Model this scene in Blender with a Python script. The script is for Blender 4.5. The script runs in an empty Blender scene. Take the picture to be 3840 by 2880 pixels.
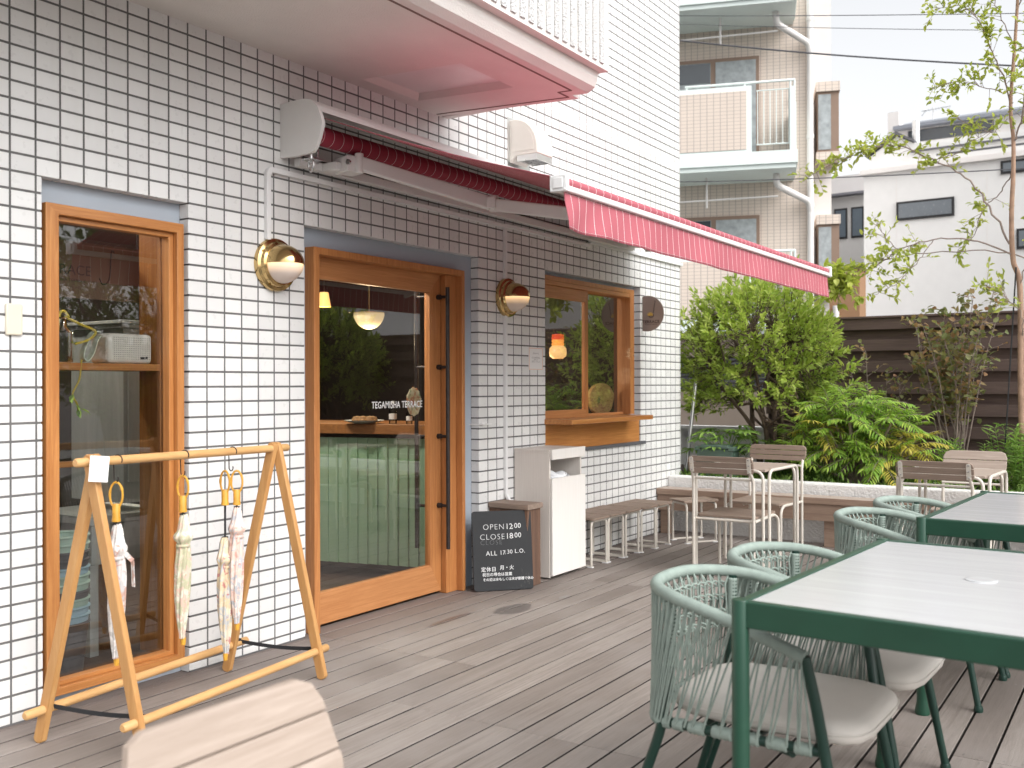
import bpy, math, random
import numpy as np
from mathutils import Vector, Matrix
SC = bpy.context.scene
COL = SC.collection
random.seed(7)
rad = math.radians
# ------------------------------------------------------------------ camera
PHI, PITCH, ROLL = 0.579682, 0.0013453, -0.003
fw = Vector((math.cos(PHI)*math.cos(PITCH), math.sin(PHI)*math.cos(PITCH), math.sin(PITCH)))
rt = Vector((math.sin(PHI), -math.cos(PHI), 0)); up = rt.cross(fw)
rt2 = rt*math.cos(ROLL)+up*math.sin(ROLL); up2 = -rt*math.sin(ROLL)+up*math.cos(ROLL)
cd = bpy.data.cameras.new('camera'); cam = bpy.data.objects.new('camera', cd); COL.objects.link(cam)
m = Matrix((rt2, up2, -fw)).transposed().to_4x4(); m.translation = (0, -3.5979, 1.2699)
cam.matrix_world = m
cd.sensor_width = 36; cd.lens = 3700/3840*36; cd.clip_start = .05; cd.clip_end = 600
cd.dof.use_dof = True; cd.dof.focus_distance = 5.2; cd.dof.aperture_fstop = 3.8
SC.camera = cam
# ------------------------------------------------------------------ light
W = bpy.data.worlds.new("World"); SC.world = W; W.use_nodes = True
nt = W.node_tree; nt.nodes.clear()
sky = nt.nodes.new('ShaderNodeTexSky'); sky.sky_type = 'NISHITA'; sky.sun_disc = False
SUN_EL, SUN_AZ = 44, 256      # azimuth measured from +x towards +y
sky.sun_elevation = rad(SUN_EL); sky.sun_rotation = rad(90-SUN_AZ); sky.air_density = 1.0; sky.dust_density = 4.0; sky.ozone_density = 1.0
hs = nt.nodes.new('ShaderNodeHueSaturation'); hs.inputs['Saturation'].default_value = .10
bg = nt.nodes.new('ShaderNodeBackground'); bg.inputs['Strength'].default_value = .15
wo = nt.nodes.new('ShaderNodeOutputWorld')
nt.links.new(sky.outputs[0], hs.inputs['Color']); nt.links.new(hs.outputs[0], bg.inputs[0]); nt.links.new(bg.outputs[0], wo.inputs[0])
sl = bpy.data.lights.new('sun', 'SUN'); so = bpy.data.objects.new('sun', sl); COL.objects.link(so)
sl.energy = .42; sl.angle = rad(60); sl.color = (1, .975, .94)
sd = Vector((math.cos(rad(SUN_EL))*math.cos(rad(SUN_AZ)), math.cos(rad(SUN_EL))*math.sin(rad(SUN_AZ)), math.sin(rad(SUN_EL))))
so.rotation_euler = sd.to_track_quat('Z', 'Y').to_euler(); so.location = sd*30
SC.view_settings.view_transform = 'Standard'; SC.view_settings.look = 'None'; SC.view_settings.gamma = 1
SC.view_settings.use_curve_mapping = False; SC.view_settings.exposure = 1.0
SC.render.engine = 'CYCLES'
SC.cycles.max_bounces = 8; SC.cycles.transparent_max_bounces = 12; SC.cycles.use_denoising = True
# ------------------------------------------------------------------ mesh builder
class MB:
    def __init__(s): s.v = []; s.f = []; s.m = []
    def add(s, vs, fs, mi=0):
        o = len(s.v); s.v += [tuple(v) for v in vs]
        for f in fs: s.f.append(tuple(i+o for i in f)); s.m.append(mi)
        return s
    def box(s, x0, x1, y0, y1, z0, z1, mi=0):
        vs = [(x, y, z) for z in (z0, z1) for y in (y0, y1) for x in (x0, x1)]
        return s.add(vs, [(0,2,3,1),(4,5,7,6),(0,1,5,4),(2,6,7,3),(0,4,6,2),(1,3,7,5)], mi)
    def obox(s, c, ax, ay, az, mi=0):
        c, ax, ay, az = map(Vector, (c, ax, ay, az))
        vs = [c+ax*i+ay*j+az*k for k in (-1,1) for j in (-1,1) for i in (-1,1)]
        return s.add(vs, [(0,2,3,1),(4,5,7,6),(0,1,5,4),(2,6,7,3),(0,4,6,2),(1,3,7,5)], mi)
    def bar(s, p, q, w, h, hint=(0,0,1), mi=0):
        p, q = Vector(p), Vector(q); d = (q-p); L = d.length; d.normalize()
        a = d.cross(Vector(hint)); a = a.normalized() if a.length > 1e-5 else Vector((1,0,0)); b = a.cross(d).normalized()
        return s.obox((p+q)/2, d*L/2, a*w/2, b*h/2, mi)
    def tube(s, pts, r, n=8, closed=False, mi=0, cap=True):
        pts = [Vector(p) for p in pts]; N = len(pts)
        rs = r if isinstance(r, (list, tuple)) else [r]*N
        o = len(s.v); prev = None
        for i, p in enumerate(pts):
            if closed: t = pts[(i+1) % N]-pts[i-1]
            else: t = pts[min(i+1, N-1)]-pts[max(i-1, 0)]
            t.normalize()
            if prev is None:
                a = t.cross(Vector((0,0,1)))
                if a.length < .1: a = t.cross(Vector((1,0,0)))
            else: a = prev - t*prev.dot(t)
            a.normalize(); prev = a; b = t.cross(a)
            for k in range(n):
                an = 2*math.pi*k/n
                s.v.append(tuple(p+(a*math.cos(an)+b*math.sin(an))*rs[i]))
        for i in range(N if closed else N-1):
            j = (i+1) % N
            for k in range(n):
                l = (k+1) % n
                s.f.append((o+i*n+k, o+i*n+l, o+j*n+l, o+j*n+k)); s.m.append(mi)
        if cap and not closed:
            s.f.append(tuple(o+k for k in reversed(range(n)))); s.m.append(mi)
            s.f.append(tuple(o+(N-1)*n+k for k in range(n))); s.m.append(mi)
        return s
    def lathe(s, prof, org, axis=(0,0,1), n=24, mi=0, a0=0, a1=2*math.pi):
        ax = Vector(axis).normalized(); a = ax.orthogonal().normalized()
        if abs(ax.z) < .5: a = Vector((0,0,1))
        b = ax.cross(a); org = Vector(org); o = len(s.v); full = abs(a1-a0-2*math.pi) < 1e-6
        M = n if full else n+1
        for (r, h) in prof:
            for k in range(M):
                t = a0+(a1-a0)*k/n
                s.v.append(tuple(org+ax*h+(a*math.cos(t)+b*math.sin(t))*max(r, 1e-5)))
        for i in range(len(prof)-1):
            for k in range(n):
                l = (k+1) % M
                s.f.append((o+i*M+k, o+i*M+l, o+(i+1)*M+l, o+(i+1)*M+k)); s.m.append(mi)
        return s
    def prism(s, poly, P, d, mi=0):
        """poly: list of 2d points; P(u,v)->Vector; d: extrusion vector"""
        d = Vector(d); n = len(poly); A = [Vector(P(*q)) for q in poly]; B = [p+d for p in A]
        return s.add(A+B, [tuple(range(n))[::-1], tuple(range(n, 2*n))]+[(i, (i+1) % n, n+(i+1) % n, n+i) for i in range(n)], mi)
    def grid(s, fn, nu, nv, mi=0):
        vs = [fn(i/nu, j/nv) for j in range(nv+1) for i in range(nu+1)]
        return s.add(vs, [(j*(nu+1)+i, j*(nu+1)+i+1, (j+1)*(nu+1)+i+1, (j+1)*(nu+1)+i) for j in range(nv) for i in range(nu)], mi)
    def ring(s, x0, x1, z0, z1, l, r, b, t, y0, y1):
        V = []
        for y in (y0, y1): V += [(x0, y, z0), (x1, y, z0), (x1, y, z1), (x0, y, z1), (x0+l, y, z0+b), (x1-r, y, z0+b), (x1-r, y, z1-t), (x0+l, y, z1-t)]
        o = len(s.v); s.v += V
        for k in range(4):
            j = (k+1) % 4; mi = 1 if k in (0, 2) else 0
            for f in ((k, j, 4+j, 4+k), (8+k, 8+j, 12+j, 12+k), (k, j, 8+j, 8+k), (4+k, 4+j, 12+j, 12+k)): s.f.append(tuple(i+o for i in f)); s.m.append(mi)
        return s
    def arch(s, x0, x1, z0, z1, l, r, t, y0, y1):
        return s.prism([(x0, z0), (x0+l, z0), (x0+l, z1-t), (x1-r, z1-t), (x1-r, z0), (x1, z0), (x1, z1), (x0, z1)], lambda u, v: (u, y0, v), (0, y1-y0, 0))
    def build(s, name, mats, parent=None, smooth=40, bevel=0, segs=2, solid=0, fix=True):
        return mesh_obj(name, s.v, s.f, mats, parent, smooth, bevel, segs, solid, s.m, fix)
def rootloc(p):
    while p.parent: p = p.parent
    return p.location
def mesh_obj(name, v, f, mats, parent=None, smooth=40, bevel=0, segs=2, solid=0, mi=None, fix=True):
    me = bpy.data.meshes.new(name)
    if parent is not None:
        L = rootloc(parent)
        if L.length > 0: v = [(a-L.x, b-L.y, c-L.z) for a, b, c in v]
    me.from_pydata(v, [], f)
    if not isinstance(mats, (list, tuple)): mats = [mats]
    for q in mats: me.materials.append(q)
    if mi is not None and len(mats) > 1: me.polygons.foreach_set('material_index', mi)
    if fix:
        import bmesh
        bm = bmesh.new(); bm.from_mesh(me); bmesh.ops.recalc_face_normals(bm, faces=bm.faces); bm.to_mesh(me); bm.free()
    if smooth:
        me.polygons.foreach_set('use_smooth', [True]*len(me.polygons)); me.set_sharp_from_angle(angle=rad(smooth))
    me.update()
    o = bpy.data.objects.new(name, me); COL.objects.link(o)
    if parent is not None: o.parent = parent
    if solid:
        md = o.modifiers.new('s', 'SOLIDIFY'); md.thickness = solid; md.offset = 0
    if bevel:
        md = o.modifiers.new('b', 'BEVEL'); md.width = bevel; md.segments = segs; md.limit_method = 'ANGLE'; md.angle_limit = rad(50)
    return o
def tag(o, label=None, cat=None, group=None, kind=None):
    if label: o['label'] = label
    if cat: o['category'] = cat
    if group: o['group'] = group
    if kind: o['kind'] = kind
    return o
def thing(name, label, cat, loc=(0,0,0), group=None):
    o = bpy.data.objects.new(name, None); COL.objects.link(o); o.location = loc; o.empty_display_size = .1
    return tag(o, label, cat, group)
def dup(root, loc, rz, label=None, group=None):
    r = root.copy(); COL.objects.link(r); r.location = loc; r.rotation_euler = (0,0,rz)
    if label: r['label'] = label
    if group: r['group'] = group
    for ch in [o for o in root.children]:
        c = ch.copy(); COL.objects.link(c); c.parent = r
        for g in [o for o in ch.children]:
            d = g.copy(); COL.objects.link(d); d.parent = c
    return r
def catmull(P, n=6, closed=False):
    P = [Vector(p) for p in P]; N = len(P); out = []
    g = (lambda i: P[i % N]) if closed else (lambda i: P[min(max(i, 0), N-1)])
    for i in range(N if closed else N-1):
        p0, p1, p2, p3 = g(i-1), g(i), g(i+1), g(i+2)
        for k in range(n):
            t = k/n
            out.append(.5*((2*p1)+(p2-p0)*t+(2*p0-5*p1+4*p2-p3)*t*t+(3*p1-p0-3*p2+p3)*t**3))
    if not closed: out.append(P[-1])
    return out
def fillet(P, r, n=5, closed=False):
    P = [Vector(p) for p in P]; N = len(P); out = []
    for i, p in enumerate(P):
        if not closed and i in (0, N-1): out.append(p); continue
        a, b = P[i-1], P[(i+1) % N]
        rr = min(r, (a-p).length*.49, (b-p).length*.49)
        q0 = p+(a-p).normalized()*rr; q1 = p+(b-p).normalized()*rr
        for k in range(n+1):
            t = k/n; out.append(q0*(1-t)**2+p*2*t*(1-t)+q1*t*t)
    return out
def text(name, body, size, org, xd, yd, mat, parent, align='LEFT', space=1.0, thick=0.0, bold=0.0, shear=0, xs=1.0):
    cu = bpy.data.curves.new(name, 'FONT'); cu.body = body; cu.size = size; cu.align_x = align; cu.space_character = space
    cu.extrude = thick; cu.offset = bold; cu.shear = shear; cu.resolution_u = 3
    ob = bpy.data.objects.new(name, cu); COL.objects.link(ob)
    dg = bpy.context.evaluated_depsgraph_get(); dg.update()
    me = bpy.data.meshes.new_from_object(ob.evaluated_get(dg)); bpy.data.objects.remove(ob)
    xd, yd = Vector(xd).normalized(), Vector(yd).normalized(); zd = xd.cross(yd); org = Vector(org)
    v = [tuple(org+xd*p.co.x*xs+yd*p.co.y+zd*p.co.z) for p in me.vertices]; f = [tuple(p.vertices) for p in me.polygons]
    bpy.data.meshes.remove(me)
    if not f: return None
    return mesh_obj(name, v, f, mat, parent, 0, fix=False)
# ------------------------------------------------------------------ materials
def sr(r, g, b):
    h = lambda c: (c/255/12.92) if c <= 10 else ((c/255+.055)/1.055)**2.4
    return (h(r), h(g), h(b))
class NT:
    def __init__(s, name):
        s.m = bpy.data.materials.new(name); s.m.use_nodes = True; s.t = s.m.node_tree; s.t.nodes.clear()
        s.out = s.n('ShaderNodeOutputMaterial'); s.b = s.n('ShaderNodeBsdfPrincipled'); s.l(s.b.outputs[0], s.out.inputs[0])
    def n(s, ty, **kw):
        q = s.t.nodes.new(ty)
        for k, v in kw.items(): setattr(q, k, v)
        return q
    def l(s, a, b): s.t.links.new(a, b)
    def math(s, op, a, b=None, c=None):
        q = s.n('ShaderNodeMath', operation=op)
        for i, x in enumerate((a, b, c)):
            if x is None: continue
            if isinstance(x, (int, float)): q.inputs[i].default_value = x
            else: s.l(x, q.inputs[i])
        return q.outputs[0]
    def mix(s, f, a, b, bt='MIX'):
        q = s.n('ShaderNodeMix', data_type='RGBA', blend_type=bt)
        for i, x in ((0, f), (6, a), (7, b)):
            if isinstance(x, (int, float)): q.inputs[i].default_value = x
            elif isinstance(x, tuple): q.inputs[i].default_value = (*x[:3], 1)
            else: s.l(x, q.inputs[i])
        return q.outputs[2]
    def noise(s, vec, scale, det=3, rough=.55, dist=0):
        q = s.n('ShaderNodeTexNoise'); q.inputs['Scale'].default_value = scale; q.inputs['Detail'].default_value = det
        q.inputs['Roughness'].default_value = rough; q.inputs['Distortion'].default_value = dist
        if vec is not None: s.l(vec, q.inputs['Vector'])
        return q.outputs['Fac']
    def ramp(s, f, stops):
        q = s.n('ShaderNodeValToRGB'); e = q.color_ramp.elements
        while len(e) < len(stops): e.new(.5)
        for i, (p, c) in enumerate(stops): e[i].position = p; e[i].color = (*c[:3], 1) if isinstance(c, tuple) else (c, c, c, 1)
        s.l(f, q.inputs[0]); return q.outputs[0]
    def obj(s): return s.n('ShaderNodeTexCoord').outputs['Object']
    def island(s): return s.n('ShaderNodeNewGeometry').outputs['Random Per Island']
    def mapv(s, vec, sc=(1,1,1), loc=(0,0,0)):
        q = s.n('ShaderNodeMapping'); q.inputs['Scale'].default_value = sc; q.inputs['Location'].default_value = loc
        s.l(vec, q.inputs['Vector']); return q.outputs[0]
    def addv(s, a, f, k=7.0):
        q = s.n('ShaderNodeVectorMath', operation='ADD'); s.l(a, q.inputs[0])
        cb = s.n('ShaderNodeCombineXYZ')
        for i in range(3): s.l(s.math('MULTIPLY', f, k*(i+1)), cb.inputs[i])
        s.l(cb.outputs[0], q.inputs[1]); return q.outputs[0]
    def sep(s, vec): q = s.n('ShaderNodeSeparateXYZ'); s.l(vec, q.inputs[0]); return q.outputs
    def bump(s, h, st=.3, d=.01):
        q = s.n('ShaderNodeBump'); q.inputs['Strength'].default_value = st; q.inputs['Distance'].default_value = d
        s.l(h, q.inputs['Height']); s.l(q.outputs[0], s.b.inputs['Normal'])
    def set(s, col=None, rough=None, metal=None, **kw):
        for k, x in (('Base Color', col), ('Roughness', rough), ('Metallic', metal)):
            if x is None: continue
            if isinstance(x, tuple): s.b.inputs[k].default_value = (*x[:3], 1)
            elif isinstance(x, (int, float)): s.b.inputs[k].default_value = x
            else: s.l(x, s.b.inputs[k])
        for k, x in kw.items():
            k = k.replace('_', ' ')
            if isinstance(x, tuple): s.b.inputs[k].default_value = (*x[:3], 1)
            elif isinstance(x, (int, float)): s.b.inputs[k].default_value = x
            else: s.l(x, s.b.inputs[k])
        return s.m
def dk(c, k): return tuple(x*k for x in c)
def plain(name, c, rough=.5, metal=0, var=.06, scale=6, bump=0, bscale=200, bd=.002, isl=0, **kw):
    t = NT(name); o = t.obj(); f = t.noise(o, scale, 4)
    col = t.mix(f, dk(c, 1-var*2), dk(c, 1+var))
    if isl: col = t.mix(t.math('MULTIPLY', t.island(), isl), col, dk(c, .45))
    r = t.math('MULTIPLY_ADD', t.noise(o, scale*3, 2), .16, rough-.08)
    if bump: t.bump(t.noise(o, bscale, 3), bump, bd)
    return t.set(col, r, metal, **kw)
def wood(name, c1, c2, axis='x', rough=.5, grain=14, stretch=18, bump=.12, isl=.35, knots=False, coat=0):
    t = NT(name); r = t.island(); o = t.addv(t.obj(), r, 3.1)
    sc = {'x': (1, stretch, stretch), 'y': (stretch, 1, stretch), 'z': (stretch, stretch, 1)}[axis]
    v = t.mapv(o, sc)
    f1 = t.noise(v, grain*.16, 5, .6, 1.2); f2 = t.noise(v, grain*1.3, 3, .7)
    f = t.math('ADD', t.math('MULTIPLY', f1, .72), t.math('MULTIPLY', f2, .28))
    col = t.ramp(f, [(.3, c2), (.5, tuple((a+b)/2 for a, b in zip(c1, c2))), (.66, c1)])
    col = t.mix(t.math('MULTIPLY', r, isl), col, dk(c2, .8))
    if knots:
        vo = t.n('ShaderNodeTexVoronoi'); vo.inputs['Scale'].default_value = 1
        sk = {'x': (2.6, 7, 7), 'y': (7, 2.6, 7), 'z': (7, 7, 2.6)}[axis]
        t.l(t.mapv(o, sk), vo.inputs['Vector'])
        k = t.ramp(vo.outputs['Distance'], [(0, 1.0), (.09, .75), (.13, 0.0)])
        col = t.mix(t.math('MULTIPLY', k, .8), col, dk(c2, .35))
    t.bump(f, bump, .004)
    return t.set(col, t.math('MULTIPLY_ADD', f2, .25, rough-.1), 0, Coat_Weight=coat)
def leafmat(name, stops, trans=.45, rough=.45):
    t = NT(name); r = t.island(); col = t.ramp(r, stops)
    col = t.mix(.35, col, t.mix(t.noise(t.obj(), 3.0, 2), dk(stops[0][1], .7), stops[-1][1]))
    t.set(col, rough, 0, Specular_IOR_Level=.35)
    tr = t.n('ShaderNodeBsdfTranslucent'); t.l(t.mix(.5, col, t.mix(1.0, col, (1.0, 1.0, .35), 'MULTIPLY')), tr.inputs[0])
    mx = t.n('ShaderNodeMixShader'); mx.inputs[0].default_value = trans
    t.l(t.b.outputs[0], mx.inputs[1]); t.l(tr.outputs[0], mx.inputs[2]); t.l(mx.outputs[0], t.out.inputs[0]); return t.m
def glassmat(name, tint=(.93, .95, .94), ior=1.5, boost=1.0):
    t = NT(name); t.t.nodes.remove(t.b)
    a = t.n('ShaderNodeBsdfTransparent'); a.inputs[0].default_value = (*tint, 1)
    g = t.n('ShaderNodeBsdfGlossy'); g.inputs['Roughness'].default_value = .0
    fr = t.n('ShaderNodeFresnel'); fr.inputs[0].default_value = ior
    mx = t.n('ShaderNodeMixShader'); t.l(t.math('MULTIPLY', fr.outputs[0], boost), mx.inputs[0])
    t.l(a.outputs[0], mx.inputs[1]); t.l(g.outputs[0], mx.inputs[2]); t.l(mx.outputs[0], t.out.inputs[0]); return t.m
def glow(name, c, st, base=None):
    t = NT(name); t.set(base or c, .4); t.b.inputs['Emission Color'].default_value = (*c, 1); t.b.inputs['Emission Strength'].default_value = st; return t.m

M = {}
t = NT('tile_glaze'); r = t.island(); c = t.mix(r, (.785,.782,.772), (.69,.686,.68)); o = t.obj()
st = t.noise(t.mapv(o, (1.2, 1.2, .25)), 1.5, 5, .65); c = t.mix(t.ramp(st, [(.52, 0.0), (.78, .42)]), c, (.52,.5,.47))
t.bump(t.noise(o, 40, 2), .08, .003); M['tile'] = t.set(c, t.math('MULTIPLY_ADD', t.noise(o, 30, 2), .2, .2), 0)
M['grout'] = plain('grout', (.155,.151,.149), .9, var=.25, scale=9, bump=.3)
M['pinkjoint'] = plain('sealant_joint', (.78,.66,.66), .6)
M['stucco'] = plain('stucco', (.74,.715,.68), .85, var=.05, scale=4, bump=.6, bscale=160, bd=.006)
M['rough_white'] = plain('rough_white_render', (.80,.79,.77), .9, var=.08, scale=10, bump=.9, bscale=55, bd=.012)
M['splash'] = plain('sprayed_render', (.82,.82,.81), .9, var=.07, scale=60, bump=1.0, bscale=90, bd=.03)
M['caulk'] = plain('caulk_line', (.20,.14,.12), .8)
M['blue_panel'] = plain('blue_grey_panel', (.39,.44,.50), .45, var=.05, scale=3)
OW = ((.62,.285,.09), (.36,.125,.03))
for ax in 'xyz': M['ow_'+ax] = wood('orange_timber_'+ax, *OW, ax, .38, 12, 22, .08, .25, coat=.15)
M['door_x'] = wood('door_timber_x', (.59,.275,.11), (.40,.155,.05), 'x', .42, 16, 26, .06, .2, coat=.1)
M['door_z'] = wood('door_timber_z', (.56,.245,.085), (.35,.125,.034), 'z', .42, 16, 26, .06, .2, coat=.1)
M['rack_x'] = wood('pale_timber_x', (.66,.40,.17), (.54,.29,.11), 'x', .5, 12, 20, .06, .1)
M['rack_z'] = wood('pale_timber_z', (.62,.36,.14), (.46,.22,.07), 'z', .5, 10, 16, .06, .45, knots=True)
t = NT('deck_timber'); r = t.island(); o0 = t.obj(); o = t.addv(o0, r, 3.7); v = t.mapv(o, (1, 22, 22))
f1 = t.noise(v, 1.6, 6, .62, 1.5); f2 = t.noise(v, 16, 3, .7); f = t.math('ADD', t.math('MULTIPLY', f1, .65), t.math('MULTIPLY', f2, .35))
c = t.ramp(f, [(.28, (.160,.135,.119)), (.5, (.275,.239,.214)), (.72, (.375,.334,.304))])
c = t.mix(t.math('MULTIPLY', r, .75), c, (.155,.128,.112))
wear = t.ramp(t.noise(o0, .9, 4, .6), [(.45, 0.0), (.7, .55)]); c = t.mix(wear, c, (.33,.30,.28))
sx = t.sep(o0); n1 = t.math('MULTIPLY_ADD', t.noise(o0, 5, 4), .9, -.45)
def spot(cx, cy, rx, ry):
    a = t.math('DIVIDE', t.math('SUBTRACT', sx[0], cx), rx); b = t.math('DIVIDE', t.math('SUBTRACT', sx[1], cy), ry)
    d = t.math('ADD', t.math('ADD', t.math('MULTIPLY', a, a), t.math('MULTIPLY', b, b)), n1)
    return t.ramp(d, [(.75, 1.0), (.95, 0.0)])
wet = t.math('MAXIMUM', spot(4.68, -.53, .17, .09), t.math('MAXIMUM', spot(4.3, -.38, .2, .035), spot(5.12, -.62, .06, .03)))
c = t.mix(t.math('MULTIPLY', wet, .62), c, (.085,.07,.065))
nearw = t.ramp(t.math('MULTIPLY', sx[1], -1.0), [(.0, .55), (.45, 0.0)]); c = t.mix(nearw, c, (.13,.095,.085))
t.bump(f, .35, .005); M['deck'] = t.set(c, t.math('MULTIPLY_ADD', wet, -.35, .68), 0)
M['deck_edge'] = plain('dark_board_edge', (.045,.036,.031), .9, var=.3)  # near-black colour on the board sides, so the gaps read dark
M['screw'] = plain('screw_steel', (.25,.24,.23), .4, .8)
M['old_y'] = wood('weathered_timber_y', (.345,.262,.21), (.195,.142,.108), 'y', .7, 16, 24, .25, .4)
M['old_x'] = wood('weathered_timber_x', (.355,.27,.215), (.20,.145,.11), 'x', .7, 16, 24, .25, .4)
M['old_z'] = wood('weathered_timber_z', (.23,.13,.085), (.09,.05,.035), 'z', .7, 9, 14, .25, .3)
M['pale_old_y'] = wood('bleached_timber_y', (.43,.35,.295), (.30,.235,.19), 'y', .7, 14, 20, .2, .15)
M['pale_old_x'] = wood('bleached_timber_x', (.40,.325,.275), (.27,.21,.17), 'x', .7, 14, 20, .2, .15)
M['bench_y'] = wood('bench_timber_y', (.39,.28,.21), (.22,.145,.105), 'y', .7, 10, 14, .2, .3, knots=True)
M['benchtop_y'] = wood('bench_top_timber_y', (.48,.40,.35), (.33,.26,.22), 'y', .7, 10, 14, .2, .3)
M['fence_y'] = wood('dark_fence_timber_y', (.165,.112,.096), (.09,.058,.05), 'y', .75, 10, 16, .25, .35)
M['fence_z'] = wood('dark_fence_timber_z', (.09,.06,.05), (.045,.03,.027), 'z', .75, 10, 16, .25, .2)
M['beige'] = plain('beige_enamel', (.62,.575,.51), .38, var=.05, scale=9)
M['white_metal'] = plain('white_enamel', (.76,.75,.735), .35, var=.05, scale=5)
M['off_white'] = plain('cream_enamel', (.74,.71,.655), .4, var=.05, scale=6)
M['plastic_white'] = plain('white_plastic', (.78,.78,.78), .4, var=.03)
M['plastic_cream'] = plain('cream_plastic', (.74,.68,.55), .4, var=.03)
M['steel'] = plain('steel', (.62,.62,.62), .28, 1.0)
M['alu'] = plain('aluminium', (.72,.72,.71), .3, .9)
M['brass'] = plain('brass', (.62,.44,.20), .16, 1.0, var=.15, scale=10)
M['iron'] = plain('black_iron', (.045,.035,.033), .45, .5, var=.4, scale=40, bump=.3)
M['black'] = plain('black_matte', (.018,.018,.02), .6)
M['strap'] = plain('black_webbing', (.02,.021,.024), .8, bump=.5, bscale=500)
M['green_metal'] = plain('green_enamel', (.014,.066,.039), .33, var=.2, scale=5, bump=.06, bscale=30)
M['dark_green_metal'] = plain('dark_green_enamel', (.008,.038,.027), .33, var=.1)
M['cord'] = plain('sage_cord', (.30,.365,.325), .8, var=.14, scale=30, bump=.4, bscale=700)
M['cushion'] = plain('cream_canvas', (.66,.62,.57), .85, var=.05, scale=5, bump=.35, bscale=900, bd=.001)
M['cab'] = wood('white_ash_laminate_z', (.72,.67,.62), (.64,.585,.54), 'z', .45, 14, 40, .03, .05)
M['cab_front'] = wood('white_ash_front_z', (.80,.77,.735), (.74,.705,.665), 'z', .4, 14, 40, .03, .03)
t = NT('clear_bag'); t.set((.85,.86,.88), .2, 0, Transmission_Weight=.25); M['bag'] = t.m
t = NT('slate_board'); o = t.obj(); n = t.noise(o, 7, 5, .7); d = t.noise(t.mapv(o, (1,1,.6)), 38, 5, .75)
c = t.mix(n, (.008,.009,.011), (.020,.022,.025)); c = t.mix(t.ramp(t.math('MULTIPLY', d, t.noise(o, 4.0, 2)), [(.34, 0.0), (.44, .35)]), c, (.22,.19,.17))
t.bump(d, .1, .003); M['slate'] = t.set(c, .62)
M['chalk'] = plain('chalk_white', (.82,.82,.82), .9, var=.2, scale=120)
M['chalk_faint'] = plain('chalk_smear', (.30,.30,.31), .9, var=.5, scale=200)
t = NT('table_board'); o = t.obj(); f = t.noise(t.mapv(o, (60, .9, 1)), 1.8, 5, .7); g = t.noise(o, 1.2, 2)
t.bump(f, .08, .003); M['table_top'] = t.set(t.mix(f, (.44,.445,.46), (.66,.665,.68)), t.math('MULTIPLY_ADD', f, .2, .06), 0, Specular_IOR_Level=.6)
def stripes(t, x, period, width):
    return t.math('LESS_THAN', t.math('MODULO', t.math('ADD', x, 10.0), period), width)
for nm, c, w_ in (('awning_red_shaded', (.27,.022,.045), (.7,.6,.6)), ('awning_red', (.43,.108,.135), (.88,.82,.82)),):  # roll colour is the red fabric darkened to imitate shade under the hood
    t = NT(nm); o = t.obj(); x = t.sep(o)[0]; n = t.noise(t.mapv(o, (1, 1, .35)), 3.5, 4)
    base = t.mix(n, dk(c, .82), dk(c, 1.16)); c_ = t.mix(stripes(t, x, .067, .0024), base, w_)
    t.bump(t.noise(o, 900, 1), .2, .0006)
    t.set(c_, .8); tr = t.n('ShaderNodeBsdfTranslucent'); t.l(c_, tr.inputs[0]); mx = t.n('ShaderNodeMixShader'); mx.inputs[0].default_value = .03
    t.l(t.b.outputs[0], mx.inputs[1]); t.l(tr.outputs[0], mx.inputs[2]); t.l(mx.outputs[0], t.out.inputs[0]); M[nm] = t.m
M['thread'] = plain('white_thread', (.85,.80,.78), .8)
M['glass'] = glassmat('window_glass', (.90,.92,.91), 1.52, 3.3)
M['clear_glass'] = glassmat('clear_glass', (.9,.93,.92), 1.45, 1.2)
t = NT('frosted_globe'); z = t.sep(t.obj())[2]; t.set((.60,.53,.50), .25); t.b.inputs['Emission Color'].default_value = (1, .60, .26, 1)
t.l(t.ramp(t.math('MULTIPLY', z, -10.0), [(0, .7), (.2, .32), (.5, .04), (1, .02)]), t.b.inputs['Emission Strength']); M['frost'] = t.m
M['bulb'] = glow('bulb', (1, .72, .38), 5)
M['cone'] = glow('lit_paper_shade', (1, .5, .16), .9)
M['bowl'] = glow('ribbed_lamp_glass', (1, .74, .36), .26, (.6,.5,.32))
M['orange_glass'] = glow('orange_lamp_glass', (1, .36, .07), .5, (.7,.3,.07))
M['red_glass'] = glow('red_lamp_glass', (1, .07, .015), .25, (.7,.1,.03))
M['cream_glass'] = glow('cream_lamp_glass', (1, .56, .2), .5, (.7,.5,.25))
M['int_dark'] = plain('dark_interior_wall', (.055,.042,.036), .8)
M['int_ceil'] = plain('interior_ceiling', (.20,.17,.15), .8)
M['int_floor'] = wood('interior_floor_y', (.10,.062,.045), (.055,.032,.024), 'y', .5, 10, 16, .2, .4)
M['counter_green'] = plain('sage_slats', (.29,.45,.31), .5, var=.06, scale=3)
M['counter_wood'] = wood('counter_timber_y', (.36,.16,.055), (.24,.095,.03), 'y', .4, 12, 20, .06, .2)
M['old_white'] = wood('worn_white_paint_z', (.60,.63,.62), (.44,.47,.46), 'z', .6, 8, 10, .2, .1)
M['banner'] = plain('brown_hanging_board', (.11,.065,.04), .7)
M['ink'] = plain('dark_ink', (.03,.025,.022), .7)
M['sign'] = plain('taupe_sign', (.30,.245,.22), .5, var=.03)
M['sign_ink'] = plain('sign_ink', (.06,.045,.04), .6)
M['mustard'] = plain('mustard_paint', (.62,.40,.06), .6)
M['paper'] = plain('paper', (.80,.79,.78), .7, var=.02)
M['pale_print'] = plain('grey_print', (.30,.29,.30), .8)
M['peach'] = plain('peach_border', (.78,.50,.36), .7)
M['lettering'] = plain('white_vinyl', (.86,.86,.85), .5)
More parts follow.
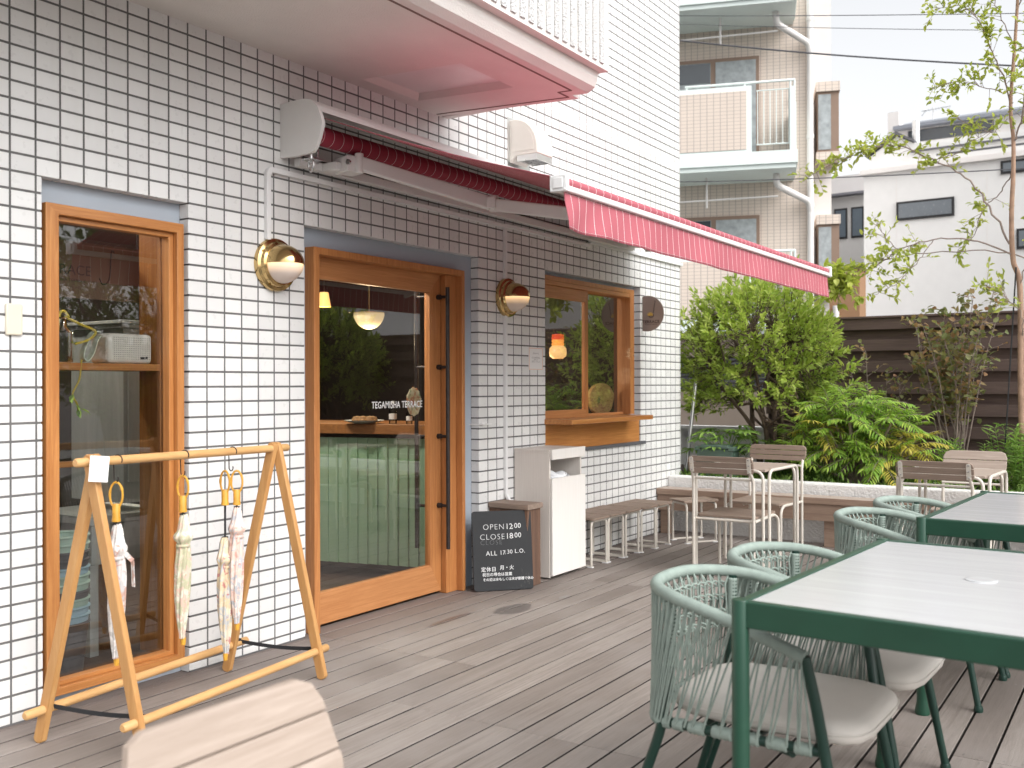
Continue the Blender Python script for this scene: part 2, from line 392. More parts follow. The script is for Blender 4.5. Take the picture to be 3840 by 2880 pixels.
M['bamboo'] = plain('bamboo', (.70,.36,.045), .3, var=.25, scale=25)
M['bamboo_dark'] = plain('bamboo_joint', (.34,.14,.03), .5)
def floral(name, base, c1, c2, c3):
    t = NT(name); o = t.obj(); vo = t.n('ShaderNodeTexVoronoi'); vo.inputs['Scale'].default_value = 26
    t.l(t.addv(o, t.noise(o, 9, 2), .05), vo.inputs['Vector']); d = vo.outputs['Distance']; pick = vo.outputs['Color']
    s_ = t.sep(pick); col = t.mix(t.ramp(t.noise(o, 16, 3), [(.45, 0.0), (.55, .8)]), base, c1)
    w1 = t.noise(t.mapv(o, (1, 1, .8), (3, 1, 2)), 34, 4, .6, .8); w2 = t.noise(t.mapv(o, (1, 1, .8), (7, 5, 9)), 30, 4, .6, .8)
    col = t.mix(t.ramp(w1, [(.53, 0.0), (.57, .9)]), col, c2); col = t.mix(t.ramp(w2, [(.57, 0.0), (.61, .85)]), col, c3)
    t.bump(t.noise(t.mapv(o, (1, 1, .25)), 90, 2), .45, .004); return t.set(col, .75)
M['f_olive'] = floral('olive_floral_cloth', (.66,.64,.53), (.42,.40,.24), (.66,.44,.36), (.42,.41,.27))
M['f_pink'] = floral('pink_floral_cloth', (.74,.64,.59), (.70,.48,.40), (.42,.44,.47), (.58,.32,.26))
M['f_cream'] = floral('cream_floral_cloth', (.70,.61,.48), (.60,.47,.29), (.44,.46,.48), (.46,.16,.15))
M['f_grey'] = floral('grey_floral_cloth', (.74,.71,.68), (.56,.52,.50), (.48,.46,.45), (.50,.28,.22))
M['mesh_g'] = plain('mint_plastic', (.42,.58,.50), .5); M['mesh_b'] = plain('blue_plastic', (.35,.52,.62), .5); M['mesh_k'] = plain('charcoal_plastic', (.11,.11,.12), .5)
t = NT('perforated_cream'); o = t.obj(); vo = t.n('ShaderNodeTexVoronoi'); vo.inputs['Scale'].default_value = 110; vo.inputs['Randomness'].default_value = .0
t.l(o, vo.inputs['Vector']); M['grille'] = t.set(t.mix(t.math('LESS_THAN', vo.outputs['Distance'], .3), (.70,.67,.61), (.22,.2,.18)), .5)
M['mint_strap'] = plain('mint_leather', (.60,.68,.58), .5)
M['soil'] = plain('soil', (.06,.045,.035), .95, var=.4, scale=20, bump=1, bscale=40, bd=.02)
M['asphalt'] = plain('asphalt', (.055,.055,.056), .9, var=.2, scale=8, bump=.5, bscale=120)
M['bark'] = plain('brown_bark', (.14,.095,.07), .85, var=.4, scale=25, bump=.8, bscale=60, bd=.006)
M['bark_tan'] = plain('tan_bark', (.42,.27,.19), .8, var=.3, scale=14, bump=.5, bscale=40, bd=.004)
M['twig'] = plain('grey_twig', (.30,.235,.20), .8, var=.3, scale=30)
M['l_bush'] = leafmat('bush_leaf', [(0, (.26,.41,.06)), (.45, (.48,.63,.12)), (1, (.66,.73,.24))], .55)
M['l_dark'] = leafmat('dark_leaf', [(0, (.06,.13,.03)), (.6, (.11,.21,.045)), (1, (.19,.30,.06))])
M['l_tree'] = leafmat('young_leaf', [(0, (.28,.39,.06)), (.5, (.47,.55,.10)), (1, (.64,.67,.18))], .5)
M['l_palm'] = leafmat('fern_leaf', [(0, (.16,.35,.06)), (.6, (.36,.58,.10)), (1, (.56,.70,.14))], .5)
M['l_yellow'] = leafmat('yellow_leaf', [(0, (.58,.52,.09)), (1, (.76,.64,.16))])
M['l_red'] = leafmat('red_green_leaf', [(0, (.14,.24,.09)), (.5, (.27,.34,.13)), (.75, (.40,.30,.14)), (1, (.48,.24,.14))])
M['l_weed'] = leafmat('weed_leaf', [(0, (.19,.37,.08)), (1, (.38,.55,.14))])
M['petal'] = plain('white_petal', (.85,.84,.78), .6)
M['pot'] = plain('green_plastic_planter', (.075,.12,.095), .5, var=.1)
# ================================================================== setting
mb = MB(); mb.box(-300, 400, -300, 300, -.35, -.3); tag(mb.build('ground', M['asphalt'], smooth=0), kind='structure')
mb = MB(); rng = random.Random(3)
BY = -2.749
k0 = -38
for k in range(-38, 23):
    y1 = BY+.1243*k+.1155; y0 = BY+.1243*k
    if y0 > .16: break
    if y1 > .16: y1 = .16
    grp = ((k+400) // 9) % 2
    js = [j for j in np.arange(-2.4+(1.45 if grp else 0.05), 9, 2.0)]
    xs = [-2.5]+[float(j) for j in js if -2.3 < j < 7.9]+[7.985]
    for a, b in zip(xs[:-1], xs[1:]):
        e = .002; z = rng.uniform(-.0012, .0008)
        mb.add([(a+.001, y0, -.025), (b-.001, y0, -.025), (b-.001, y1, -.025), (a+.001, y1, -.025),
                (a+.001, y0, z-e), (b-.001, y0, z-e), (b-.001, y1, z-e), (a+.001, y1, z-e),
                (a+.001, y0+e, z), (b-.001, y0+e, z), (b-.001, y1-e, z), (a+.001, y1-e, z)],
               [(4,5,9,8),(6,7,11,10),(5,6,10,9),(7,4,8,11),(8,9,10,11)])
        o_ = len(mb.v)-12
        for f_ in ((0,1,5,4),(2,3,7,6),(1,2,6,5),(3,0,4,7)): mb.f.append(tuple(i+o_ for i in f_)); mb.m.append(3)
        for sx_ in (a+.03, b-.03, (a+b)/2):
            for sy_ in (y0+.03, y1-.03):
                if y0 > -4.6 and y1 < .1: mb.lathe([(.0042, z+.0004), (0, z+.0006)], (sx_, sy_, 0), n=6, mi=1)
mb.box(-2.5, 7.985, -7.6, .16, -.31, -.07, 2)
tag(mb.build('deck', [M['deck'], M['screw'], M['black'], M['deck_edge']], smooth=0), kind='structure')
# ================================================================== cafe building
B = thing('cafe_building', 'white tiled cafe building with orange timber door and windows under a balcony', 'building')
TX0, TW, TZ0, TH = 2.8765, .101518, 2.0831, .068
tx = lambda i: TX0+TW*i
OP = [(2.19, tx(0), -1, TZ0), (tx(7), tx(22), -1, TZ0), (tx(30), tx(45), TZ0-19*TH, TZ0)]
mb = MB(); g = .0043; gh = .0046; XR = 8.268
def tile(x0, x1, z0, z1, y=0):
    e = .0012
    mb.add([(x0+e, y, z0+e), (x1-e, y, z0+e), (x1-e, y, z1-e), (x0+e, y, z1-e), (x0, y+e, z0), (x1, y+e, z0), (x1, y+e, z1), (x0, y+e, z1),
            (x0, y+.009, z0), (x1, y+.009, z0), (x1, y+.009, z1), (x0, y+.009, z1)],
           [(0,1,2,3),(4,5,1,0),(5,6,2,1),(6,7,3,2),(7,4,0,3),(8,9,5,4),(9,10,6,5),(10,11,7,6),(11,8,4,7)])
for i in range(-38, 54):
    for j in range(-61, 32):
        x0, x1, z1, z0 = tx(i), min(tx(i+1), XR+g), TZ0-j*TH, TZ0-(j+1)*TH
        if z1 < .02 or (z0 > 3.0 and x1 < 4.4): continue
        z0 = max(z0, .003); xc, zc = (x0+x1)/2, (z0+z1)/2
        skip = False; gx0 = gx1 = g; gz0 = gz1 = gh
        for a, b, c, d in OP:
            if a-1e-4 < xc < b+1e-4 and c < zc < d+1e-4: skip = True
            if c < zc < d:
                if abs(x1-b) < 1e-3 or abs(x0-b) < 1e-3: gx0 = 0
                if abs(x1-a) < 1e-3: gx1 = 0
                if x0 < a < x1 and not skip: x1 = a; gx1 = 0
            if a-1e-3 < xc < b+1e-3 and abs(z0-d) < 1e-3: gz0 = 0
            if a-1e-3 < xc < b+1e-3 and abs(z1-c) < 1e-3: gz1 = 0
        if x0 < 2.19 < x1 and z0 < TZ0-.01: skip = False; x1 = 2.19; gx1 = 0
        if skip: continue
        tile(x0+gx0, x1-gx1, z0+gz0, z1-gz1)
for n, (a, b, c, d) in enumerate(OP):
    for j in range(0, 31):
        z1, z0 = TZ0-j*TH-g, max(TZ0-(j+1)*TH+g, .003)
        if z1 < .02 or z0 < c: continue
        mb.box(b-.0005, b+.007, .0095, .058, z0, z1)
    i0 = {0: -7, 1: 7, 2: 30}[n]; i1 = {0: 0, 1: 22, 2: 45}[n]
    for i in range(i0, i1): mb.box(max(tx(i)+g, a+.002), tx(i+1)-g, .0095, .058, d-.0005, d+.007)
mb.build('wall_tile', M['tile'], B, smooth=0)
mb = MB(); q = .006
for a, b in ((-1.3, 2.186), (tx(0)+q, tx(7)-.002), (tx(22)+q, tx(30)-.002), (tx(45)+q, 8.262)): mb.box(a, b, .0014, .17, 0, 6.2)
for n, (a, b, c, d) in enumerate(OP):
    a_ = 2.186 if n == 0 else a-.002
    mb.box(a_, b+q, .0014, .17, d+q, 6.2)
    if c > 0: mb.box(a_, b+q, .0014, .17, 0, c-.003)
mb.box(8.10, 8.262, .17, 5, 0, 6.2); mb.box(-1.3, 8.10, 4.85, 5, 0, 6.2); mb.box(-1.3, -1.15, .17, 4.85, 0, 6.2); mb.box(-1.15, 8.1, .17, 4.85, 6.0, 6.2)
mb.build('wall', M['grout'], B, smooth=0)
mb = MB(); mb.box(5.0, XR+.001, -.0012, .004, 3.226, 3.243); mb.build('expansion_joint', M['pinkjoint'], B, smooth=0)
mb = MB()
mb.box(-1.15, 8.1, .171, 4.85, -.06, -.002); mb.build('interior_floor', M['int_floor'], B, smooth=0)
mb = MB(); mb.box(-1.15, 8.1, .171, 4.85, 2.55, 2.65); mb.build('interior_ceiling', M['int_ceil'], B, smooth=0)
mb = MB(); mb.box(-1.15, 8.1, 4.2, 4.3, 0, 2.55); mb.box(7.95, 8.095, .175, 4.2, 0, 2.55); mb.box(-1.145, -1.0, .175, 4.2, 0, 2.55); mb.box(6.0, 6.08, 2.6, 4.2, 0, 2.55); mb.build('interior_wall', M['int_dark'], B, smooth=0)
# ---- balcony overhead
zs = lambda y: 2.883+.05*y
mb = MB(); xe, xo = 4.715, 4.64
def sof(x, y, dz=0): return (x, y, zs(y)+dz)
hx0, hx1, hy0, hy1 = 3.9, 4.37, -.75, -.11
X_ = [-3, hx0, hx1, xe]; Y_ = [0, hy1, hy0, -.955]
for i in range(3):
    for j in range(3):
        if i == 1 and j == 1: continue
        mb.add([sof(X_[i], Y_[j]), sof(X_[i+1], Y_[j]), sof(X_[i+1], Y_[j+1]), sof(X_[i], Y_[j+1])], [(0,1,2,3)])
mb.add([sof(-3, -.955), sof(xo, -.955), sof(xo, -1.055), sof(-3, -1.055)], [(0,1,2,3)])
h = [(hx0, hy1), (hx1, hy1), (hx1, hy0), (hx0, hy0)]; ins = .035
hi = [(hx0+ins*.3, hy1-ins), (hx1-ins, hy1-ins), (hx1-ins, hy0+ins*.3), (hx0+ins*.3, hy0+ins*.3)]
vs = [sof(*p) for p in h]+[sof(p[0], p[1], .032) for p in hi]
mb.add(vs, [(i, (i+1) % 4, 4+(i+1) % 4, 4+i) for i in range(4)])
# edges
mb.add([sof(xe, 0), sof(xe, -.955), (xe, -.955, 2.99), (xe, 0, 2.99), sof(xo, -.955), (xo, -.955, 2.99)], [(0,1,2,3), (1,4,5,2)])
prof = [(-1.055, zs(-1.055)), (-1.095, 2.855), (-1.11, 2.895), (-1.112, 2.925), (-1.16, 2.935), (-1.16, 4.1), (-1.02, 4.1), (-1.02, 2.99), (-.955, 2.99), (-.955, zs(-.955))]
mb.prism([(-1.055, zs(-1.055)+.001), (-1.095, 2.856), (-1.11, 2.895), (-1.112, 2.925), (-1.0, 2.925), (-1.0, zs(-1.0)+.001)], lambda u, v: (-3, u, v), (xo+3, 0, 0))
mb.box(-3, xo+.03, -1.16, -1.0, 2.935, 4.1); mb.box(-3, xo+.01, -1.11, -.95, 2.925, 2.936)
mb.box(xe-.13, xe, -.95, 0, 2.991, 4.1); mb.box(xe+.0005, xe+.05, -.90, -.02, 2.875, 2.905); mb.box(xe+.0005, xe+.075, -.92, -.02, 2.9055, 2.95)
mb.box(-3, xe-.14, -.95, 0, 2.96, 2.99)
bal = mb.build('balcony', M['stucco'], B, smooth=0, fix=False)
mb = MB(); mb.add([sof(p[0], p[1], .0315) for p in hi], [(0,1,2,3)]); mb.build('soffit_hatch', M['white_metal'], bal, smooth=0)
mb = MB()
def cline(p, q, w=.012):
    p, q = Vector(sof(*p, -.0012)), Vector(sof(*q, -.0012)); mb.bar(p, q, w, .002)
cline((-3, -1.0), (4.55, -1.0)); cline((4.55, -1.0), (4.55, -.92)); cline((4.55, -.92), (4.66, -.92)); cline((4.66, -.92), (4.66, -.02))
mb.build('drip_groove', M['caulk'], bal, smooth=0)
mb = MB(); x = 1.4
while x < xo-.01:
    mb.box(x, x+.043, -1.1685, -1.1605, 2.958, 4.1); x += .0772
mb.build('rough_rib', M['splash'], bal, smooth=0)
# ---- picture window
a, b, c, d = 2.203, 2.849, .062, 1.985
mb = MB(); mb.ring(2.1905, tx(0)-.001, 0, TZ0+.006, a-2.1905+.004, tx(0)-.001-b+.004, c+.004, TZ0+.006-d+.004, .0585, .075)
mb.build('window_surround', M['blue_panel'], B, smooth=0)
mb = MB(); F = .042
mb.ring(a, b, c, d, .055, .036, .032, F, -.006, .058); fr = mb.build('picture_window', [M['ow_z'], M['ow_x']], B, smooth=0, bevel=.003)
mb = MB(); mb.ring(a+.0555, b-.0365, c+.0325, d-F-.0005, .004, .024, .018, .02, .02, .0705); mb.build('inner_frame', [M['ow_z'], M['ow_x']], fr, smooth=0, bevel=.002)
mb = MB(); mb.box(b-.066, b-.0375, .0755, .22, c+.03, d-.02); mb.build('reveal_board', M['ow_z'], fr, smooth=0, bevel=.002)
mb = MB(); mb.add([(a+.03, .062, c+.03), (b-.05, .062, c+.03), (b-.05, .062, d-.05), (a+.03, .062, d-.05)], [(0,1,2,3)]); mb.build('pane', M['glass'], fr, smooth=0, fix=False)
mb = MB(); mb.box(a+.03, b-.067, .072, .30, 1.337, 1.367); mb.build('shelf', M['ow_x'], fr, smooth=0, bevel=.002)
mb = MB(); mb.box(a+.03, b-.067, .072, .12, .945, .967); mb.build('glazing_bar', M['ow_x'], fr, smooth=0, bevel=.002)
# ---- door
D0 = tx(7); D1 = tx(22)
mb = MB(); mb.arch(D0+.0005, D1-.001, 0, TZ0+.006, 3.653-D0, D1-4.953, TZ0+.006-1.977, .0585, .08)
mb.build('door_surround', M['blue_panel'], B, smooth=0)
mb = MB(); mb.arch(3.649, 4.956, .002, 1.981, .041, .030, .036, -.006, .135); dr = mb.build('door', M['door_z'], B, smooth=0, bevel=.003)
mb = MB(); mb.box(4.818, 4.9255, .04, .134, .002, 1.944); mb.build('fixed_panel', M['door_z'], dr, smooth=0, bevel=.002)
mb = MB(); mb.ring(3.6905, 4.811, .018, 1.9445, .04, .106, .167, .1125, .075, .115); mb.build('sliding_sash', [M['door_z'], M['door_x']], dr, smooth=0, bevel=.002)
mb = MB(); mb.add([(3.72, .097, .18), (4.71, .097, .18), (4.71, .097, 1.84), (3.72, .097, 1.84)], [(0,1,2,3)]); pa = mb.build('pane', M['glass'], dr, smooth=0, fix=False)
mb = MB(); mb.tube([(4.783, -.002, .28), (4.783, -.002, 1.865)], .0125, 10)
for z in (1.808, 1.382, .962, .541): mb.tube([(4.783, .0, z), (4.783, .05, z)], .009, 8); mb.tube([(4.783, .05, z), (4.783, .074, z)], .016, 10)
mb.build('handle', M['iron'], dr)
mb = MB(); mb.tube([(4.72, .19, .28), (4.72, .19, 1.865)], .0125, 10)
for z in (1.808, 1.382, .962, .541): mb.tube([(4.72, .19, z), (4.72, .116, z)], .009, 8)
mb.build('handle', M['iron'], dr)
text('lettering', 'TEGAMISHA TERRACE', .055, (4.203, .0955, 1.142), (1,0,0), (0,0,1), M['lettering'], dr, space=1.06, bold=.0006, xs=.80)
# ---- service window
S0, S1, SZ0 = tx(30), tx(45), TZ0-19*TH
mb = MB(); mb.prism([(S0+.0005, 2.048), (7.357, 2.048), (7.357, SZ0), (S1-.001, SZ0), (S1-.001, TZ0+.006), (S0+.0005, TZ0+.006)], lambda u, v: (u, .0585, v), (0, .0165, 0)); mb.build('window_surround', M['blue_panel'], B, smooth=0)
mb = MB(); mb.box(S0, S1+.06, -.02, .03, SZ0-.012, SZ0+.014); mb.build('sill_strip', M['mesh_k'], B, smooth=0)
mb = MB(); mb.arch(S0+.001, 7.36, 1.031, 2.051, .017, .075, .035, .014, .135); sw = mb.build('service_window', M['door_z'], B, smooth=0, bevel=.002)
mb = MB(); mb.box(S0+.0185, 7.2845, .017, .135, 1.9845, 2.0155); mb.build('frame_head', M['door_x'], sw, smooth=0, bevel=.002)
mb = MB(); mb.ring(S0+.0185, 6.601, 1.031, 1.984, .004, .048, .057, .086, .03, .06); mb.build('sliding_sash', [M['door_z'], M['door_x']], sw, smooth=0, bevel=.002)
mb = MB(); mb.box(6.605, 7.284, .08, .11, 1.031, 1.05); mb.build('glazing_bead', M['door_x'], sw, smooth=0, bevel=.002)
mb = MB(); mb.add([(S0+.015, .045, 1.08), (6.56, .045, 1.08), (6.56, .045, 1.9), (S0+.015, .045, 1.9)], [(0,1,2,3)]); mb.build('pane', M['glass'], sw, smooth=0, fix=False); mb = MB(); mb.add([(6.59, .09, 1.04), (7.29, .09, 1.04), (7.29, .09, 1.99), (6.59, .09, 1.99)], [(0,1,2,3)]); mb.build('pane', M['glass'], sw, smooth=0, fix=False)
mb = MB(); mb.box(S0-.012, 7.215, -.222, .135, .996, 1.0305); mb.build('ledge', M['ow_x'], sw, smooth=0, bevel=.004)
mb = MB(); mb.box(S0+.001, S1-.018, .004, .05, SZ0+.0145, .9955); mb.build('apron', M['ow_x'], sw, smooth=0)
# ================================================================== fittings on the wall
aw = thing('awning', 'extended red retractable awning with white pinstripes and white arms over the door', 'awning', (3.43, 0, 2.39))
cap = [(0, 2.652), (-.15, 2.656), (-.21, 2.642), (-.249, 2.606), (-.272, 2.555), (-.283, 2.52), (-.262, 2.455), (-.235, 2.405), (-.215, 2.388), (-.11, 2.383), (0, 2.388)]
AX0, AX1 = 3.426, 7.235
for x0 in (AX0, AX1-.02):
    mb = MB(); mb.prism(cap, lambda u, v: (x0, u, v), (.022, 0, 0))
    for (y, z) in ((-.02, 2.63), (-.1, 2.634), (-.225, 2.56), (-.03, 2.415)): mb.tube([(x0-.002, y, z), (x0+.001, y, z)], .006, 8)
    mb.build('end_cap', M['white_metal'], aw, bevel=.004)
top = [(0, 2.651), (-.15, 2.655), (-.21, 2.641), (-.248, 2.606), (-.262, 2.58)]
bot = [(-.254, 2.58), (-.24, 2.6), (-.205, 2.63), (-.15, 2.643), (0, 2.64)]
mb = MB(); mb.prism(top+bot, lambda u, v: (AX0+.0225, u, v), (AX1-AX0-.043, 0, 0)); mb.build('hood', M['white_metal'], aw, smooth=30)
mb = MB(); mb.tube([(AX0+.03, -.2, 2.483), (AX1-.03, -.2, 2.483)], .047, 20); mb.build('fabric_roll', M['awning_red_shaded'], aw)
mb = MB(); mb.box(AX0+.06, AX1-.05, -.075, -.035, 2.352, 2.392); mb.build('torsion_bar', M['white_metal'], aw, smooth=0, bevel=.003)
def can(u, v):
    y = -.235+(-1.58+.235)*v; z = 2.562+(2.108-2.562)*v-.012*math.sin(math.pi*v)-.006*math.sin(u*9+1)*math.sin(math.pi*v)
    return (AX0+.025+(7.2-AX0-.03)*u, y, z)
mb = MB(); mb.grid(can, 30, 14); mb.build('canopy', M['awning_red'], aw, solid=.003)
mb = MB(); mb.box(AX0+.004, 7.21, -1.622, -1.56, 2.048, 2.074); fbar = mb.build('front_bar', M['white_metal'], aw, smooth=0, bevel=.006)
mb = MB(); mb.box(AX0-.022, AX0+.0035, -1.63, -1.553, 2.046, 2.112); mb.box(AX0-.027, AX0-.0225, -1.615, -1.57, 2.058, 2.1)
for y in (-1.622, -1.561):
    for z in (2.053, 2.105): mb.tube([(AX0-.0245, y, z), (AX0-.02, y, z)], .004, 8)
mb.build('end_cap', M['plastic_white'], fbar, bevel=.006)
mb = MB(); mb.box(7.2105, 7.235, -1.63, -1.548, 2.044, 2.121); mb.build('end_cap', M['plastic_white'], fbar, bevel=.006)
mb = MB(); mb.tube([(AX0+.012, -1.596, 2.088), (7.205, -1.596, 2.088)], .021, 16); mb.build('fabric_wrap', M['awning_red'], fbar)
mb = MB()
def fold(x):
    e = math.exp(-(x-AX0)/.45)
    return (.005*math.sin(x*7.3)+.003*math.sin(x*17+1)+.02*e*math.sin(x*19+.6))
def val(u, v):
    x = AX0+.004+(7.2-AX0-.004)*u; sk = .05*math.exp(-(x-AX0)/.5)*v*v*(1-math.exp(-(x-AX0)/.1))
    return (x+sk*.5, -1.604-.012*v+fold(x+.12*v)*v, 2.047-(.151+.0006*math.sin(x*9))*v)
mb.grid(val, 220, 10); mb.build('valance', M['awning_red'], aw, solid=.0015)
mb = MB()
for v0 in (.03, .93): mb.tube([Vector(val(k/160, v0))+Vector((0, -.0015, 0)) for k in range(161)], .0004, 4)
mb.build('stitching', M['thread'], aw)
sh, el, en = Vector((3.72, -.25, 2.385)), Vector((4.375, -.6, 2.247)), Vector((4.16, -1.55, 2.035))
mb = MB(); mb.bar(sh, el, .034, .072); armo = mb.build('arm', M['white_metal'], aw, smooth=0, bevel=.008)
mb = MB(); mb.bar(el+Vector((.0, -.04, -.012)), en, .032, .066); mb.build('forearm', M['white_metal'], armo, smooth=0, bevel=.008)
mb = MB(); mb.tube([el+Vector((.0, -.02, -.045)), el+Vector((0, -.02, .04))], .026, 12); mb.obox(el+Vector((-.01, -.015, 0)), (.025, .012, 0), (-.01, .022, 0), (0, 0, .03)); mb.build('elbow_joint', M['white_metal'], armo, bevel=.003)
mb = MB(); mb.obox(sh+Vector((-.0, .06, -.005)), (.045, -.02, 0), (.015, .055, 0), (0, 0, .04)); mb.box(3.64, 3.76, -.17, -.076, 2.352, 2.392); mb.tube([sh+Vector((0, 0, -.05)), sh+Vector((0, 0, .05))], .022, 12)
mb.build('shoulder_bracket', M['white_metal'], armo, bevel=.004)
mb = MB(); mb.tube([sh+Vector((-.05, .02, .0)), sh+Vector((-.062, .02, .0))], .014, 10); mb.tube([(3.53, -.15, 2.36), (3.53, -.15, 2.43)], .006, 8); mb.tube([(3.49, -.14, 2.37), (3.49, -.14, 2.357)], .01, 6); mb.build('bolt', M['steel'], armo)
sh2, el2, en2 = Vector((6.95, -.25, 2.385)), Vector((6.3, -.6, 2.247)), Vector((6.5, -1.55, 2.035))
mb = MB(); mb.bar(sh2, el2, .03, .062); mb.bar(el2+Vector((0, -.04, -.012)), en2, .028, .055); mb.tube([el2+Vector((0, -.02, -.045)), el2+Vector((0, -.02, .04))], .026, 12); mb.obox(sh2+Vector((0, .06, -.005)), (.045, .02, 0), (-.015, .055, 0), (0, 0, .04)); mb.build('arm', M['white_metal'], aw, smooth=0, bevel=.006)
mb = MB(); mb.tube([Vector((3.45, -.185, 2.333))+Vector((0, .016*math.cos(t), .03*math.sin(t))) for t in np.linspace(0, 2*math.pi, 20, endpoint=False)], .0055, 8, closed=True); mb.tube([(3.45, -.185, 2.36), (3.45, -.185, 2.39)], .007, 8); mb.box(3.45, 3.52, -.2, -.12, 2.366, 2.372)
mb.build('crank_eye', M['steel'], aw)
# ---- vent hood
vh = thing('vent_hood', 'cream quarter-round vent hood on the white tiles above the awning', 'vent', (5.66, 0, 2.8))
q = [(0, 3.03), (-.03, 3.03)]+[(-.03-.185*math.sin(t), 2.83+.20*math.cos(t)) for t in np.linspace(.15, math.pi/2, 10)]+[(-.215, 2.79), (-.05, 2.79), (0, 2.745)]
mb = MB(); mb.prism(q, lambda u, v: (5.475, u, v), (.20, 0, 0)); hd = mb.build('hood', M['off_white'], vh, smooth=35, bevel=.006)
mb = MB(); mb.box(5.445, 5.71, -.004, 0, 2.72, 3.05); mb.build('wall_plate', M['alu'], vh, smooth=0)
mb = MB(); mb.prism([(-.018, 3.0)]+[(-.03-.16*math.sin(t), 2.835+.17*math.cos(t)) for t in np.linspace(.15, math.pi/2, 8)]+[(-.19, 2.815), (-.02, 2.815)], lambda u, v: (5.4725, u, v), (.003, 0, 0)); mb.build('side_panel', M['off_white'], hd, smooth=0)
mb = MB(); x0, x1, y0, y1 = 5.482, 5.668, -.208, -.055
mb.box(x0, x1, y0, y0+.008, 2.75, 2.7895); mb.box(x0, x0+.008, y0+.008, y1, 2.75, 2.7895); mb.box(x1-.008, x1, y0+.008, y1, 2.75, 2.7895); mb.build('louvre_box', M['alu'], vh, smooth=0)
mb = MB()
for k in range(12): mb.box(x0+.014+k*.0143, x0+.017+k*.0143, y0+.009, y1, 2.753, 2.755)
for k in range(9): mb.box(x0+.009, x1-.009, y0+.02+k*.0145, y0+.023+k*.0145, 2.7555, 2.7575)
mb.build('grille', M['steel'], vh, smooth=0)
mb = MB(); mb.box(x0+.008, x1-.008, y0+.008, y1, 2.766, 2.7895); mb.build('dark_opening', M['black'], vh, smooth=0)
# ---- wall lamps
def wall_lamp(x, z, label):
    o = thing('wall_lamp', label, 'wall lamp', (x, 0, z), 'brass bulkhead lamps')
    mb = MB(); mb.lathe([(.06, 0), (.128, 0), (.13, .012), (.126, .024), (.112, .03), (.108, .046), (.098, .054), (.0, .054)], (x, -.0005, z), (0, -1, 0), 40); mb.build('back_plate', M['brass'], o, smooth=30)
    mb = MB()
    for an in (.5, 2.6, 4.2): mb.tube([(x+.112*math.cos(an), -.026, z+.112*math.sin(an)), (x+.112*math.cos(an), -.034, z+.112*math.sin(an))], .006, 8)
    mb.build('screw', M['brass'], o)
    R, Dp = .093, .115
    def dome(mb, a0, a1, k=1.0, mi=0, n=20):
        N = 10
        for i in range(N):
            pass
        vs = []; fs = []
        for i in range(N+1):
            ph = math.pi/2*i/N
            for j in range(n+1):
                t = a0+(a1-a0)*j/n
                vs.append((x+R*k*math.cos(ph)*math.cos(t), -.053-Dp*k*math.sin(ph), z+R*k*math.cos(ph)*math.sin(t)))
        for i in range(N):
            for j in range(n): fs.append((i*(n+1)+j, i*(n+1)+j+1, (i+1)*(n+1)+j+1, (i+1)*(n+1)+j))
        mb.add(vs, fs, mi)
    mb = MB(); dome(mb, 0, math.pi, 1.04); dome(mb, 0, math.pi, 1.005); mb.build('hood', M['brass'], o, smooth=60)
    mb = MB(); dome(mb, math.pi, 2*math.pi); gl = mb.build('globe', M['frost'], o, smooth=60)
wall_lamp(3.383, 1.858, 'larger looking brass half-dome wall lamp between picture window and door')
wall_lamp(5.43, 1.848, 'brass half-dome wall lamp on the trunking right of the door')
# ---- cable trunking
ct = thing('cable_trunking', 'white cable trunking running along the tiles above door and service window', 'trunking', (3.33, 0, 2))
mb = MB(); zt = 2.315
w = .0125
mb.box(3.332-w, 3.332+w, -.024, -.001, 1.975, zt-.02); mb.box(3.332+.02, 5.40, -.024, -.001, zt-w, zt+w); mb.box(5.4005, 6.55, -.0235, -.001, zt+.006-w, zt+.006+w); mb.box(6.5505, 8.262, -.024, -.001, zt+.035-w, zt+.035+w)
for t in range(6):
    a, b = math.pi/2*t/6, math.pi/2*(t+1)/6; cx, cz = 3.332+.028, zt-.028
    P = lambda an, r_: (cx-r_*math.cos(an), cz+r_*math.sin(an))
    r0, r1 = .028-w-.002, .028+w+.002
    pts = [P(a, r0), P(b, r0), P(b, r1), P(a, r1)]
    mb.prism(pts, lambda u, v: (u, -.026, v), (0, .025, 0))
mb.box(5.388, 5.412, -.022, -.001, 1.97, zt-w-.0005); mb.box(5.388, 5.412, -.022, -.001, .56, 1.73); mb.add([(5.388, -.022, .56), (5.412, -.022, .56), (5.412, -.001, .56), (5.388, -.001, .56), (5.395, -.05, .503), (5.42, -.05, .503), (5.42, -.03, .503), (5.395, -.03, .503)], [(0,1,5,4), (1,2,6,5), (2,3,7,6), (3,0,4,7), (4,5,6,7)])
mb.box(8.24, 8.266, -.03, -.001, zt+.02, zt+.05)
mb.build('channel', M['plastic_white'], ct, smooth=20, bevel=.002)
